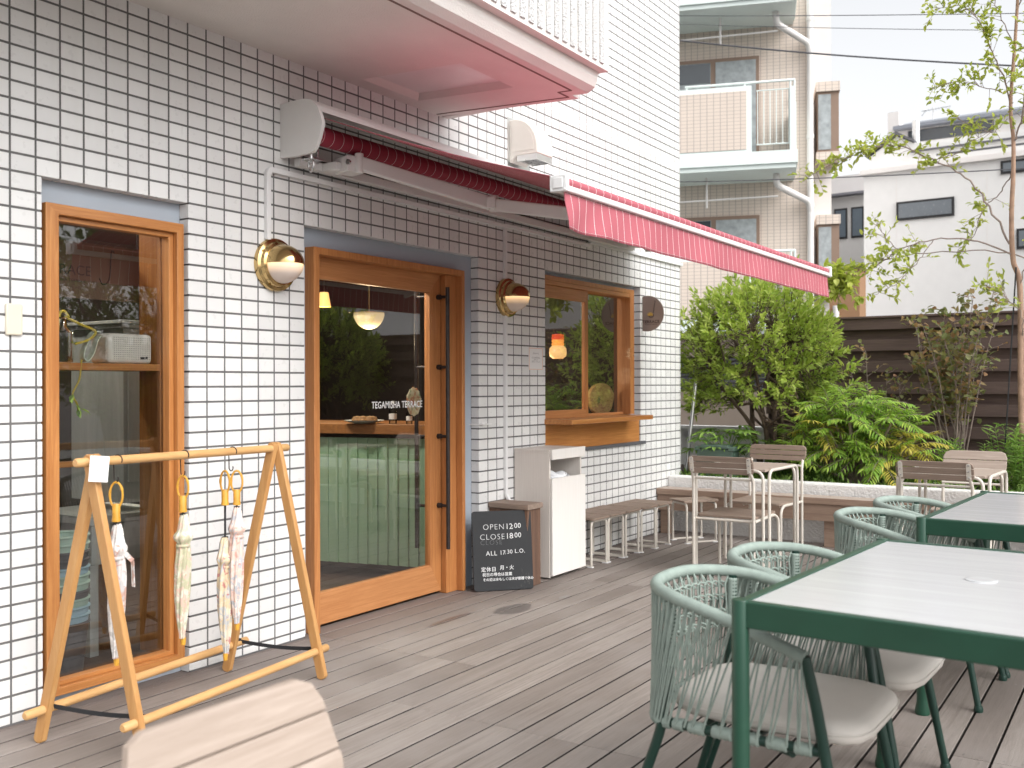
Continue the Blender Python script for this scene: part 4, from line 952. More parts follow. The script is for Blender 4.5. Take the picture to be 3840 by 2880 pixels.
for z, dz in ((.655, 0), (.615, 0), (.57, 0), (.53, 0)):
    Q = []
    for k in range(60):
        t_ = k/59; an = math.pi*(.06+.88*t_); x = .205*math.cos(an); y = .14+.085*math.sin(an)
        Q.append((x, y+.004*math.sin(k*1.6), z+.006*math.sin(an)+.0045*math.sin(k*1.6+1.5)))
    mb.tube(Q, .0032, 5); mb.tube([(a, b+.003, c-.009+.004*math.sin(i*1.6)) for i, (a, b, c) in enumerate(Q)], .0028, 5)
for k in range(15):
    an = math.pi*(.07+.86*k/14); x, y = .205*math.cos(an), .14+.085*math.sin(an); t_ = P_at(.335+.33*(1-k/14))
    mb.tube([t_+Vector((0, -.012, -.01)), (x+.01, y, .655), (x, y, .52)], .0026, 5); mb.tube([t_+Vector((0, -.012, -.01)), (x-.012, y, .655), (x+.008, y, .52)], .0026, 5)
mb.build('back_net', M['cord'], wc, smooth=80)
# cushion
def cush():
    mb = MB(); N = 48; sh_ = []
    for k in range(N):
        t_ = 2*math.pi*k/N; c, s = math.cos(t_), math.sin(t_); e = .36
        x = .222*abs(c)**e*(1 if c >= 0 else -1); y = .272*abs(s)**e*(1 if s >= 0 else -1)
        x *= 1-.06*max(0, y/.27)
        sh_.append((x, y-.098))
    prof = [(.0, .366), (.93, .366), (.985, .376), (1.0, .392), (.985, .407), (.95, .418), (.86, .426), (.6, .432), (.3, .434), (.0, .434)]
    vs = []
    for (k_, z) in prof:
        for i, (x, y) in enumerate(sh_):
            w_ = .0015*math.sin(i*2.1) if .9 < k_ < 1.01 else 0
            vs.append((x*k_, -.098+(y+.098)*k_, z+w_-.02*max(0, (-.25-y))*(k_ > .8)))
    fs = [(j*N+i, j*N+(i+1) % N, (j+1)*N+(i+1) % N, (j+1)*N+i) for j in range(len(prof)-1) for i in range(N)]
    mb.add(vs, fs); o = mb.build('cushion', M['cushion'], wc, smooth=60)
    mb = MB(); mb.tube([(x*1.003, -.098+(y+.098)*1.003, .3935) for x, y in sh_], .0018, 5, closed=True); mb.build('piping', M['cushion'], o)
cush()
wc.location = (2.722, -2.628, 0); wc.rotation_euler = (0, 0, -.03)
dup(wc, (3.262, -2.652, 0), -.05, 'woven sage rope armchair second along the nearest green table')
dup(wc, (4.455, -2.68, 0), -.05, 'woven sage rope armchair at the near end of the further table')
dup(wc, (5.015, -2.715, 0), -.06, 'woven sage rope armchair furthest away by the bench')
# ================================================================== things inside the cafe
ctr = thing('serving_counter', 'sage green slatted serving counter with timber top behind the glass door', 'counter', (5.0, .7, 0))
p0, p1 = Vector((4.86, 1.15, 0)), Vector((5.05, .36, 0)); dv = (p1-p0); cl_ = dv.length; dv.normalize(); nv = Vector((dv.y, -dv.x, 0))
if nv.x > 0: nv = -nv
P0 = p0-dv*1.4; Lc = cl_+1.5
mb = MB(); k = 0
while k*.074 < Lc:
    a = P0+dv*(k*.074); b = P0+dv*((k+1)*.074)
    mb.add([a+Vector((0,0,.09)), b+nv*.012+Vector((0,0,.09)), b+nv*.012+Vector((0,0,.925)), a+Vector((0,0,.925)), b+Vector((0,0,.09)), b+Vector((0,0,.925))], [(0,1,2,3), (1,4,5,2)]); k += 1
mb.build('slat_front', M['counter_green'], ctr, smooth=0, fix=False)
mb = MB(); mb.obox(P0+dv*Lc/2-nv*.27+Vector((0,0,.985)), dv*Lc/2, nv*.33, (0,0,.032)); mb.build('top', M['counter_wood'], ctr, smooth=0, bevel=.003)
mb = MB(); mb.obox(P0+dv*Lc/2-nv*.31+Vector((0,0,.5)), dv*Lc/2, nv*.27, (0,0,.45)); mb.build('body', M['int_dark'], ctr, smooth=0)
def C_(s, back): return P0+dv*s-nv*back
q = C_(1.75, .0)+Vector((0, 0, 1.018))
pl_ = thing('cake_plate', 'plate of cakes on the timber counter behind the door', 'plate', q[:])
mb = MB(); mb.lathe([(0, .004), (.07, .004), (.13, .02), (.132, .024), (.07, .009), (0, .009)], q[:], n=28); mb.build('dish', M['old_white'], pl_)
mb = MB()
for k in range(7): a_ = k*.9; mb.lathe([(0, .0), (.028, .0), (.034, .018), (.024, .036), (0, .042)], (q.x+.055*math.cos(a_), q.y+.055*math.sin(a_), q.z+.01), n=12)
mb.build('cake', plain('baked_crust', (.35,.19,.08), .7, var=.3, scale=40), pl_)
def bottle(s, back, h, r, mats, label):
    q = C_(s, back)+Vector((0, 0, 1.018)); o = thing('bottle', label, 'bottle', q[:])
    mb = MB(); mb.lathe([(0, 0), (r, 0), (r, h*.6), (r*.4, h*.8), (r*.38, h*.9), (0, h*.9)], q[:], n=18); mb.build('body', M[mats[0]], o)
    mb = MB(); mb.lathe([(r*.45, h*.88), (r*.45, h), (0, h)], q[:], n=14); mb.build('cap', M[mats[1]], o)
    mb = MB(); mb.lathe([(r*1.02, h*.2), (r*1.02, h*.45)], q[:], n=18); mb.build('paper_label', M['paper'], o)
bottle(1.93, .06, .15, .026, ('clear_glass', 'plastic_white'), 'tall clear pump bottle on the counter behind the cakes')
bottle(2.06, .04, .115, .02, ('clear_glass', 'plastic_white'), 'small clear bottle with white cap standing on the counter')
q = C_(2.5, .05)+Vector((0, 0, 1.018)); mb = MB(); mb.obox(q+Vector((0,0,.004)), dv*.11, nv*.08, (0,0,.0035)); mb.obox(q+Vector((.01,.01,.012)), dv*.1, nv*.075, (0,0,.004)); tag(mb.build('paper_stack', M['paper'], smooth=0), 'stack of white papers lying on the counter inside the door', 'papers')
mb = MB(); rr = random.Random(2); P = [(4.585+.068*(1+.06*math.sin(k*1.9))*math.cos(2*math.pi*k/32), 1.175+.085*(1+.05*math.sin(k*2.4))*math.sin(2*math.pi*k/32)) for k in range(32)]
mb.prism(P, lambda u, v: (u, .1005, v), (0, .002, 0)); tag(mb.build('door_sticker', floral('sticker_print', (.72,.62,.42), (.62,.48,.28), (.55,.20,.10), (.25,.32,.18)), smooth=0), 'round illustrated sticker on the door glass behind the lettering', 'sticker')
# ---- pendant lamps
bl = thing('glass_pendant', 'ribbed glass bowl pendant lamp seen through the door', 'lamp', (5.206, 1.0, 1.75))
mb = MB(); n = 72; pr = [(.105*math.cos(t), -.112*math.sin(t)) for t in np.linspace(0, math.pi/2, 14)]
mb.grid(lambda u, v: ((lambda i: (5.206+pr[i][0]*(1+.02*(int(u*n) % 2))*math.cos(2*math.pi*u), 1.0+pr[i][0]*(1+.02*(int(u*n) % 2))*math.sin(2*math.pi*u), 1.775+pr[i][1]))(round(v*13))), n, 13); mb.build('bowl', M['bowl'], bl)
mb = MB(); mb.lathe([(.105, 1.772), (.135, 1.775), (.135, 1.779), (.0, 1.782)], (5.206, 1.0, 0), n=32); mb.build('collar', M['brass'], bl)
mb = MB(); mb.lathe([(0, 1.69), (.018, 1.695), (.022, 1.72), (.01, 1.75)], (5.206, 1.0, 0), n=14); mb.build('bulb', M['bulb'], bl)
mb = MB(); mb.tube([(5.206, 1, 1.78), (5.206, 1, 2.55)], .006, 6); mb.build('chain', M['brass'], bl)
cn = thing('cone_pendant', 'small glowing cone-shaped lamp at the top left of the door glass', 'lamp', (6.067, 2.2, 2.0))
mb = MB(); mb.lathe([(.034, 2.02), (.054, 1.905), (.052, 1.905), (.031, 2.02)], (5.80, 2.0, 0), n=24); mb.build('shade', M['cone'], cn)
mb = MB(); mb.tube([(5.80, 2.0, 2.02), (5.80, 2.0, 2.55)], .004, 6); mb.build('cord', M['black'], cn)
op = thing('orange_pendant', 'orange and cream glass pendant lamp hanging in the service window', 'lamp', (6.47, .22, 1.6))
px_, py_, pz_ = 6.47, .22, 1.558
def seg(name, prof, mat):
    mb = MB(); mb.lathe([(a*.80, b*.86) for a, b in prof], (px_, py_, pz_), n=28); mb.build(name, M[mat], op, smooth=60)
seg('lower_shade', [(.052, -.10), (.062, -.09), (.078, -.08), (.084, -.05), (.08, -.01), (.062, .01), (.056, .014)], 'cream_glass')
seg('neck_ring', [(.054, .014), (.060, .022), (.060, .034), (.052, .042), (.060, .052), (.060, .062), (.053, .068)], 'orange_glass')
seg('top_ring', [(.053, .068), (.060, .075), (.060, .088), (.053, .093), (.058, .1), (.056, .112), (.03, .118), (.0, .118)], 'red_glass')
mb = MB(); mb.tube([(px_, py_, pz_+.10), (px_, py_, 2.55)], .004, 6); mb.build('cord', M['black'], op)
for nm, loc, e, c in (('pendant_light', (5.206, 1.0, 1.6), 6, (1, .75, .45)), ('pendant_light', (5.8, 2.0, 1.82), 5, (1, .7, .38)), ('pendant_light', (px_, py_+.25, 1.35), 3, (1, .7, .4)), ('added_fill_light', (4.0, .95, 2.4), 58, (1, .93, .82)), ('added_fill_light', (2.3, .85, 2.4), 15, (1, .93, .82))):  # the two at ceiling height are added fill, brightening counter and cabinet
    ld = bpy.data.lights.new(nm, 'POINT'); ld.energy = e; ld.color = c; ld.shadow_soft_size = .08; lo = bpy.data.objects.new(nm, ld); COL.objects.link(lo); lo.location = loc
for (x, y) in ((4.0, .95), (2.3, .85)):  # added fixtures around the two fill lights, with glowing lenses
    dl = thing('added_fill_lamp', 'added round fill lamp that brightens the counter' if x > 3 else 'added round fill lamp that brightens the room behind the picture window', 'lamp', (x, y, 2.5))
    mb = MB(); mb.lathe([(.09, 2.549), (.10, 2.5), (.085, 2.47)], (x, y, 0), n=20); mb.build('added_lamp_housing', M['white_metal'], dl); mb = MB(); mb.lathe([(0, 2.49), (.08, 2.49)], (x, y, 0), n=20); mb.build('lens', M['bulb'], dl)
ws = thing('wood_round', 'round log slice with dark stain standing behind the service window glass', 'wood slice', (7.05, .2, 1.0))
mb = MB(); P = [(7.0+.20*(1+.04*math.sin(3*t)+.025*math.sin(7*t))*math.cos(t), 1.158+.132*(1+.05*math.sin(2*t+1))*math.sin(t)) for t in np.linspace(0, 2*math.pi, 40, endpoint=False)]
mb.prism(P, lambda u, v: (u, .118+.08*(v-1.03)*.3, v), (0, .03, 0))
t = NT('log_end_grain'); o = t.obj(); s_ = t.sep(o); d = t.noise(t.mapv(o, (14, 1, 14)), 1.2, 4); cc_ = t.ramp(t.noise(t.mapv(o, (9, 1, 30)), 1.5, 5, .6, 1), [(.3, (.34,.19,.08)), (.7, (.62,.40,.19))])
st_ = t.math('MULTIPLY', t.math('MULTIPLY', t.ramp(d, [(.47, 0.0), (.55, 1.0)]), t.ramp(t.math('ABSOLUTE', t.math('SUBTRACT', s_[2], .15)), [(.015, 1.0), (.04, 0.0)])), t.ramp(t.math('ABSOLUTE', t.math('SUBTRACT', s_[0], -.09)), [(.03, .8), (.09, 0.0)]))
mlog = t.set(t.mix(st_, cc_, (.05,.055,.06)), .7); mb.build('slice', mlog, ws, smooth=30, bevel=.003)
# ---- picture window display
spk = thing('cream_speaker', 'cream perforated portable speaker with mint strap on the window shelf', 'speaker', (2.63, .17, 1.37))
mb = MB(); mb.box(2.555, 2.775, .115, .245, 1.369, 1.497); mb.build('body', M['off_white'], spk, bevel=.016, segs=3)
mb = MB(); mb.box(2.578, 2.765, .1138, .1152, 1.385, 1.485); mb.build('grille', M['grille'], spk, smooth=0)
mb = MB(); mb.box(2.5538, 2.5552, .13, .23, 1.385, 1.478); mb.build('grille', M['grille'], spk, smooth=0)
mb = MB(); mb.box(2.712, 2.733, .1125, .1137, 1.388, 1.398); mb.box(2.737, 2.748, .1125, .1137, 1.39, 1.4); mb.build('socket', M['black'], spk, smooth=0)
mb = MB(); Q = catmull([(2.553, .18, 1.502), (2.52, .17, 1.50), (2.475, .15, 1.455), (2.45, .14, 1.40), (2.465, .14, 1.375), (2.50, .15, 1.405), (2.53, .165, 1.46), (2.552, .175, 1.485)], 5)
for a, b in zip(Q[:-1], Q[1:]): mb.bar(a, b+(b-a)*.1, .032, .003, (0, 1, .0)) if 0 else mb.obox((a+b)/2, (b-a)*.56, (0, .016, 0), (b-a).cross(Vector((0, 1, 0))).normalized()*.0016)
mb.build('strap', M['mint_strap'], spk)
jr = thing('glass_jar', 'glass jar of water plants with a trailing yellow vine on the window shelf', 'jar', (2.31, .17, 1.37))
mb = MB(); jx, jy = 2.345, .15
mb.lathe([(0, 1.37), (.06, 1.37), (.062, 1.38), (.062, 1.49), (.04, 1.515), (.036, 1.545), (.044, 1.55)], (jx, jy, 0), n=24); mb.build('vessel', M['clear_glass'], jr)
mb = MB(); mb.tube(catmull([(jx, jy, 1.46), (jx+.01, jy, 1.56), (jx+.03, jy, 1.58), (jx+.045, jy-.01, 1.555)], 5), .006, 6); mb.tube(catmull([(jx+.02, jy-.02, 1.555), (jx+.09, jy-.03, 1.525), (jx+.15, jy-.035, 1.50), (jx+.12, jy-.035, 1.465), (jx+.06, jy-.03, 1.445)], 5), .0055, 6)
mb.tube(catmull([(jx+.06, jy-.075, 1.38), (jx+.05, jy-.075, 1.30), (jx+.02, jy-.075, 1.24), (jx+.04, jy-.075, 1.2), (jx+.045, jy-.075, 1.175)], 5), .004, 6); mb.build('vine', plain('yellow_vine', (.55,.42,.06), .5), jr)
rng = np.random.default_rng(11)
# ================================================================== foliage tools
def leaf_mesh(name, pos, dirs, L, Wd, mats, parent, mi=None, droop=.25, fold=.25, wide=.45, jit=.5, seed=0, small=False):
    rng = np.random.default_rng(seed); n = len(pos); pos = np.asarray(pos, float); d = np.asarray(dirs, float); d /= np.linalg.norm(d, axis=1)[:, None]+1e-9
    upv = np.array([0, 0, 1.0])+rng.normal(0, jit, (n, 3)); s = np.cross(d, upv); s /= np.linalg.norm(s, axis=1)[:, None]+1e-9; nn = np.cross(s, d)
    L = (np.broadcast_to(L, n)*rng.uniform(.7, 1.15, n))[:, None]; w = (np.broadcast_to(Wd, n)*rng.uniform(.8, 1.15, n))[:, None]/2
    dr = droop*rng.uniform(.3, 1.6, n)[:, None]; f = fold*w
    if small:
        c = pos+d*L*wide; V = np.stack([pos, c+s*w+nn*f, pos+d*L-nn*L*dr*.5, c-s*w+nn*f], 1).reshape(-1, 3); k = 4; tpl = [(0, 1, 2), (0, 2, 3)]
    else:
        c1 = pos+d*L*.33-nn*L*dr*.1; c2 = pos+d*L*.68-nn*L*dr*.38; T = pos+d*L*.97-nn*L*dr
        V = np.stack([pos, c1+s*w*.92+nn*f, c1, c1-s*w*.92+nn*f, c2+s*w*.8+nn*f*.8, c2, c2-s*w*.8+nn*f*.8, T], 1).reshape(-1, 3); k = 8
        tpl = [(0, 1, 2), (0, 2, 3), (1, 4, 5, 2), (2, 5, 6, 3), (4, 7, 5), (5, 7, 6)]
    F = [tuple(i*k+q for q in t) for i in range(n) for t in tpl]; mm = None
    if mi is not None: mm = [int(mi[i]) for i in range(n) for _ in tpl]
    return mesh_obj(name, [tuple(v) for v in V.tolist()], F, mats, parent, 0, mi=mm, fix=False)
def unit(v): return v/(np.linalg.norm(v)+1e-9)
def shrub(name, label, cat, base, cen, rad_, nshoot, per, L, Wd, leaf, stems=6, shootlen=.16, updir=.8, seed=1, bark='bark', stem_r=.016, hollow=.45, group=None, gaps=.5, lower=-.95):
    """multi-stemmed woody plant: stems from the base, twigs to shoot tips, leaves set round each shoot"""
    rng = np.random.default_rng(seed); base, cen, R = map(np.array, (base, cen, rad_))
    o = thing(name, label, cat, tuple(base), group)
    limbs = []; mb = MB()
    for k in range(stems):
        an = 2*math.pi*k/stems+rng.uniform(-.4, .4); ht = rng.uniform(-.1, .55)
        tip = cen+R*np.array([math.cos(an)*.55, math.sin(an)*.55, ht]); mid = base+(tip-base)*.5+rng.normal(0, .05, 3)*R.mean(); mid[:2] = base[:2]+(tip[:2]-base[:2])*.35
        b0 = base+np.array([math.cos(an), math.sin(an), 0])*.05; P = catmull([b0, b0+(mid-b0)*.5+rng.normal(0, .02, 3), mid, (mid+tip)/2+rng.normal(0, .04, 3), tip], 4)
        mb.tube(P, list(np.linspace(stem_r, stem_r*.3, len(P))), 7); limbs += [np.array(p) for p in P[4:]]
        for _ in range(3):
            i = rng.integers(6, len(P)-2); st_ = np.array(P[i]); d_ = unit(rng.normal(0, 1, 3)+np.array([0, 0, .3])); e_ = st_+d_*R*rng.uniform(.35, .6)
            Q = catmull([st_, st_+(e_-st_)*.5+rng.normal(0, .03, 3), e_], 4); mb.tube(Q, list(np.linspace(stem_r*.5, stem_r*.2, len(Q))), 5); limbs += [np.array(p) for p in Q[2:]]
    mb.build('stems', M[bark], o, smooth=60)
    limbs = np.array(limbs); tips = []; tries = 0
    ph = rng.uniform(0, 6, 3)
    while len(tips) < nshoot and tries < nshoot*30:
        tries += 1; v = unit(rng.normal(0, 1, 3))
        if v[2] < lower: continue
        r = rng.uniform(hollow, 1)**.6*(1+.13*math.sin(4*v[0]+ph[0]+3*v[2])+.1*math.sin(7*v[1]+ph[1])+.08*math.sin(9*v[2]+ph[2]+5*v[0]))
        p = cen+R*v*r; g_ = math.sin(p[0]*11+ph[0])*math.sin(p[1]*12+ph[1])*math.sin(p[2]*11+ph[2])
        if g_ < -.12 and rng.random() < gaps: continue
        tips.append(p)
    mb = MB(); lp = []; ld = []
    for p in tips:
        j = np.argmin(((limbs-p)**2).sum(1)); a = limbs[j]; outd = unit(unit((p-cen)/R)+np.array([0, 0, updir])+rng.normal(0, .25, 3))
        e = p+outd*shootlen*rng.uniform(.6, 1.1); m_ = (a+p)/2+rng.normal(0, .02, 3)
        mb.tube([a, m_, p, e], [.004, .003, .0022, .0012], 3, cap=False)
        np_ = max(3, int(per*rng.uniform(.7, 1.3)))
        for k in range(np_):
            t_ = (k+.5)/np_; q = p+(e-p)*t_ if t_ > .2 else p+(p-m_)*(-.3)*rng.random(); an = k*2.4+rng.uniform(-.3, .3)
            x = unit(np.cross(outd, rng.normal(0, 1, 3))); y = np.cross(outd, x); sd = x*math.cos(an)+y*math.sin(an)
            lp.append(q); ld.append(sd*(1.05-.75*t_)+outd*(.35+.8*t_))
    mb.build('twigs', M[bark], o, smooth=0, fix=False)
    leaf_mesh('foliage', lp, ld, L, Wd, M[leaf], o, seed=seed, small=(L < .03)); return o
# ---- planting that the photograph shows
bush = shrub('leafy_bush', 'large bright green rounded bush at the wall corner behind the small table', 'bush', (8.95, -.58, .42), (8.9, -.50, 1.52), (.62, .80, .74), 1000, 12, .072, .024, 'l_bush', stems=8, shootlen=.13, seed=3, stem_r=.03, lower=-.72, gaps=.9)
def frondplant(name, label, base, spots, nf, seed, yel=.12):
    rng = np.random.default_rng(seed); o = thing(name, label, 'plant', base); mbs = MB(); lp, ld, ll, mi = [], [], [], []
    for (cx, cy, cz) in spots:
        c = np.array([cx, cy, cz]); mbs.tube(catmull([base, ((base[0]+cx)/2+rng.normal(0, .03), (base[1]+cy)/2, (base[2]+cz)/2), (cx, cy, cz)], 4), .011, 6)
        isy = (cz < .85 and cy < -1.35 and rng.random() < yel*1.6) or rng.random() < .04
        for k in range(nf):
            an = 2*math.pi*k/nf+rng.uniform(-.3, .3); el = rng.uniform(-.05, 1.0); d = np.array([math.cos(an)*math.cos(el), math.sin(an)*math.cos(el), math.sin(el)]); Lf = rng.uniform(.24, .36)
            P = [c+d*Lf*t-np.array([0, 0, 1])*Lf*.42*t*t*math.cos(el) for t in np.linspace(0, 1, 12)]
            mbs.tube(P[::2]+[P[-1]], .0022, 4, cap=False); y_ = isy and rng.random() < .75
            for i in range(2, 12):
                tg_ = unit(P[i]-P[i-1]); s = unit(np.cross(tg_, [0, 0, 1])); 
                for sg in (-1, 1):
                    lp.append(P[i]); ld.append(tg_*.75+s*sg*.85+np.array([0, 0, -.12])); ll.append(.125*(1-.35*abs(i-6)/6)); mi.append(1 if y_ else 0)
            lp.append(P[-1]); ld.append(unit(P[-1]-P[-2])); ll.append(.09); mi.append(1 if y_ else 0)
    mbs.build('stems', M['twig'], o, smooth=60); leaf_mesh('fronds', lp, ld, np.array(ll), .0175, [M['l_palm'], M['l_yellow']], o, mi=mi, droop=.3, fold=.15, seed=seed, jit=.2); return o
rng0 = np.random.default_rng(8)
sp_ = [(8.5+rng0.uniform(-.16, .25), -1.0-.9*t+rng0.uniform(-.05, .05), .62+.50*math.sin(math.pi*(.12+.76*t))*h_+rng0.uniform(-.05, .05)) for t in np.linspace(.05, .95, 8) for h_ in (.25, .62, 1.0)]
sp_ += [(8.38, -1.55, .66), (8.36, -1.3, .72), (8.4, -1.72, .58)]
frondplant('mahonia', 'feathery green and yellow fronded mahonia in the planter', (8.55, -1.48, .42), sp_, 10, 5, .28)
# red-green thin stemmed shrub
def thinshrub(name, label, base, n, hgt, spread, L, Wd, leaf, per, seed, low=.35, bark='twig', rst=.007):
    rng = np.random.default_rng(seed); o = thing(name, label, 'shrub', base); mb = MB(); lp, ld = [], []
    for k in range(n):
        b = np.array(base)+np.append(rng.normal(0, .05, 2), 0); h_ = hgt*rng.uniform(.62, 1.0); off = rng.normal(0, 1, 2)*spread
        P = [np.array(p) for p in catmull([b, b+np.append(off*.25, h_*.35)+rng.normal(0, .02, 3), b+np.append(off*.65, h_*.7)+rng.normal(0, .03, 3), b+np.append(off, h_)], 5)]
        mb.tube(P, list(np.linspace(rst, .0022, len(P))), 5)
        for i in range(len(P)):
            t_ = i/len(P)
            if t_ < low: continue
            for _ in range(2):
                d = unit(np.append(rng.normal(0, 1, 2), rng.uniform(.0, .8))); e = P[i]+d*rng.uniform(.06, .20)*(1.2-t_*.5)
                mb.tube([P[i], (P[i]+e)/2+rng.normal(0, .008, 3), e], [.0026, .002, .0012], 3, cap=False)
                for j in range(per):
                    q = P[i]+(e-P[i])*(j+1)/per; lp.append(q); ld.append(d*.5+rng.normal(0, .6, 3)+np.array([0, 0, .1]))
    mb.build('stems', M[bark], o, smooth=60); leaf_mesh('foliage', lp, ld, L, Wd, M[leaf], o, seed=seed, droop=.2, wide=.5); return o
thinshrub('red_leaf_shrub', 'thin stemmed shrub with reddish green round leaves before the dark fence', (9.15, -2.18, .42), 21, 1.62, .20, .062, .045, 'l_red', 3, 4, .40)
thinshrub('sparse_shrub', 'sparse leaning shrub with few bronze leaves between bush and red shrub', (9.2, -1.55, .42), 5, 1.25, .2, .05, .032, 'l_red', 3, 6, .62)
def herb(name, label, base, n, hgt, spread, L, Wd, leaf, seed):
    rng = np.random.default_rng(seed); o = thing(name, label, 'plant', base); mb = MB(); lp, ld = [], []
    for k in range(n):
        b = np.array(base)+np.append(rng.normal(0, spread, 2), 0); h_ = hgt*rng.uniform(.6, 1.05); t0 = np.append(rng.normal(0, .07, 2), h_)
        P = [b+t0*t-np.array([0, 0, 0]) for t in np.linspace(0, 1, 14)]; mb.tube(P, list(np.linspace(.004, .0015, 14)), 4, cap=False)
        for i in range(2, 14):
            for j in range(3):
                an = i*2.4+j*2.1; lp.append(P[i]); ld.append(np.array([math.cos(an), math.sin(an), .25+.04*i]))
    mb.build('stems', M['l_weed'], o, smooth=0); leaf_mesh('foliage', lp, ld, L, Wd, M[leaf], o, seed=seed, droop=.4, fold=.2); return o
herb('tall_weeds', 'upright bright green leafy weeds at the right end of the planter', (8.75, -2.72, .42), 26, .50, .10, .085, .015, 'l_weed', 3)
herb('tall_weeds', 'low dark green weeds beneath the bright bush', (8.7, -.75, .42), 22, .34, .13, .07, .014, 'l_dark', 7)
herb('tall_weeds', 'pale weeds under the thin stemmed red shrub', (8.85, -2.2, .42), 18, .36, .16, .06, .013, 'l_weed', 9)
herb('tall_weeds', 'narrow dark willow-like shoots between bush and mahonia', (9.1, -.98, .42), 14, 1.05, .07, .10, .016, 'l_dark', 12)
# fatsia in a plastic pot
fa = thing('fatsia', 'glossy hand-leaved fatsia growing over the green plastic trough', 'plant', (8.55, -.32, .42)); rng = np.random.default_rng(5); mb = MB(); lp, ld = [], []
for k in range(34):
    an = rng.uniform(0, 6.28); r_ = rng.uniform(.05, .33); h_ = rng.uniform(.28, .5); b = np.array([8.55, -.32, .45]); e = b+np.array([math.cos(an)*r_*.6, math.sin(an)*r_, h_-r_*.25])
    mb.tube(catmull([b, (b+e)/2+np.array([0, 0, .06]), e], 3), .003, 4, cap=False); dd = unit(np.array([math.cos(an), math.sin(an), -.1])); s = unit(np.cross(dd, [0, 0, 1]))
    for j in range(7): a_ = (j-3)*.5; lp.append(e); ld.append(dd*math.cos(a_)+s*math.sin(a_)+np.array([0, 0, .05]))
mb.build('stems', M['l_weed'], fa, smooth=0); leaf_mesh('leaves', lp, ld, .15, .034, M['l_weed'], fa, seed=4, droop=.25, jit=.12)
po = thing('plastic_trough', 'dark green plastic planting trough standing in the planter', 'planter', (8.42, -.30, .42))
mb = MB(); mb.box(8.33, 8.49, -.465, -.125, .43, .70); mb.build('body', M['pot'], po, smooth=0, bevel=.01)
mb = MB(); mb.box(8.315, 8.505, -.425, -.165, .7005, .735); mb.box(8.315, 8.505, -.48, -.425, .68, .72); mb.box(8.315, 8.505, -.165, -.11, .68, .72); mb.build('rim', M['pot'], po, smooth=0, bevel=.008)
# ground cover: nobody could count it
rng = np.random.default_rng(21); n = 9000
lp = np.stack([rng.uniform(8.14, 9.5, n), -8.8+9.0*rng.random(n)**.55, np.zeros(n)], 1); lp[:, 2] = .40+.06*rng.random(n)+.05*np.sin(lp[:, 1]*7)*np.sin(lp[:, 0]*5)
ld = np.stack([rng.normal(0, .6, n), rng.normal(0, .6, n), rng.uniform(.2, 1.2, n)], 1)
tag(leaf_mesh('ground_cover', lp, ld, .065, .02, [M['l_dark'], M['l_weed']], None, mi=(rng.random(n) < .45), seed=3, small=True), kind='stuff')
# ---- slender tree
def limb_tree(name, label, base, trunk, limbs, L, Wd, leaf, seed, dens=26, sprig=.15, rt_=.025, bark='bark_tan', flowers=0):
    rng = np.random.default_rng(seed); o = thing(name, label, 'tree', base); mb = MB()
    T = catmull(trunk, 8); mb.tube(T, list(np.linspace(rt_, rt_*.42, len(T))), 10); mb.build('trunk', M[bark], o, smooth=60)
    mb = MB(); lp, ld = [], []; fl = []
    for (P, r0, lf0, dn) in limbs:
        Q = [np.array(p) for p in catmull(P, 6)]; Q = [q+rng.normal(0, .006, 3) for q in Q]; mb.tube(Q, list(np.linspace(r0*.72, .002, len(Q))), 6)
        ln__ = sum(np.linalg.norm(Q[i+1]-Q[i]) for i in range(len(Q)-1)); ns = max(3, int(ln__*dn*1.4))
        for k in range(ns):
            t_ = lf0+(1-lf0)*(k+rng.random())/ns; i = min(int(t_*(len(Q)-1)), len(Q)-2); p = Q[i]+(Q[i+1]-Q[i])*rng.random(); tg_ = unit(Q[i+1]-Q[i])
            d = unit(tg_*.7+rng.normal(0, .75, 3)+np.array([0, 0, .15])); e = p+d*sprig*rng.uniform(.4, 1.3); mb.tube([p, (p+e)/2+np.array([0, 0, .006]), e], [.0025, .002, .001], 3, cap=False)
            m_ = rng.integers(4, 8)
            for j in range(m_):
                q = p+(e-p)*(.25+.75*(j+1)/m_); lp.append(q); ld.append(unit(d*.6+rng.normal(0, .55, 3)+np.array([0, 0, .1])))
            if rng.random() < flowers: fl.append(e)
    mb.build('branches', M['twig'], o, smooth=60); leaf_mesh('foliage', lp, ld, L, Wd, M[leaf], o, seed=seed, droop=.3, fold=.3, jit=.7)
    if fl:
        a, b = [], []
        for e in fl:
            for j in range(6): an = j*1.05; a.append(e); b.append([math.cos(an), math.sin(an), .5])
        leaf_mesh('flowers', a, b, .032, .026, M['petal'], o, seed=2, jit=.1)
    return o
dx = lambda P, a=0, b=0: [(x+a+(b-a)*i/max(1, len(P)-1), y, z) for i, (x, y, z) in enumerate(P)]
trunk = [(8.8, -2.70, .42), (8.8, -2.685, 1.2), (8.8, -2.68, 2.03), (8.8, -2.632, 2.26), (8.8, -2.621, 2.6), (8.8, -2.635, 2.95), (8.8, -2.636, 3.23), (8.8, -2.618, 3.51), (8.78, -2.66, 4.1), (8.8, -2.7, 4.9)]
arch = [(8.8, -2.608, 2.4), (8.78, -2.432, 2.75), (8.75, -2.29, 2.95), (8.72, -2.052, 3.12), (8.68, -1.778, 3.27), (8.65, -1.565, 3.255), (8.62, -1.361, 3.2), (8.6, -1.06, 3.075)]
arch2 = [(8.72, -2.052, 3.12), (8.8, -2.186, 3.16), (8.9, -2.318, 3.27), (8.95, -2.47, 3.36)]
low_ = [(8.8, -2.633, 2.285), (8.76, -2.38, 2.43), (8.72, -2.05, 2.455), (8.66, -1.775, 2.38), (8.6, -1.562, 2.24), (8.5, -1.313, 2.15)]
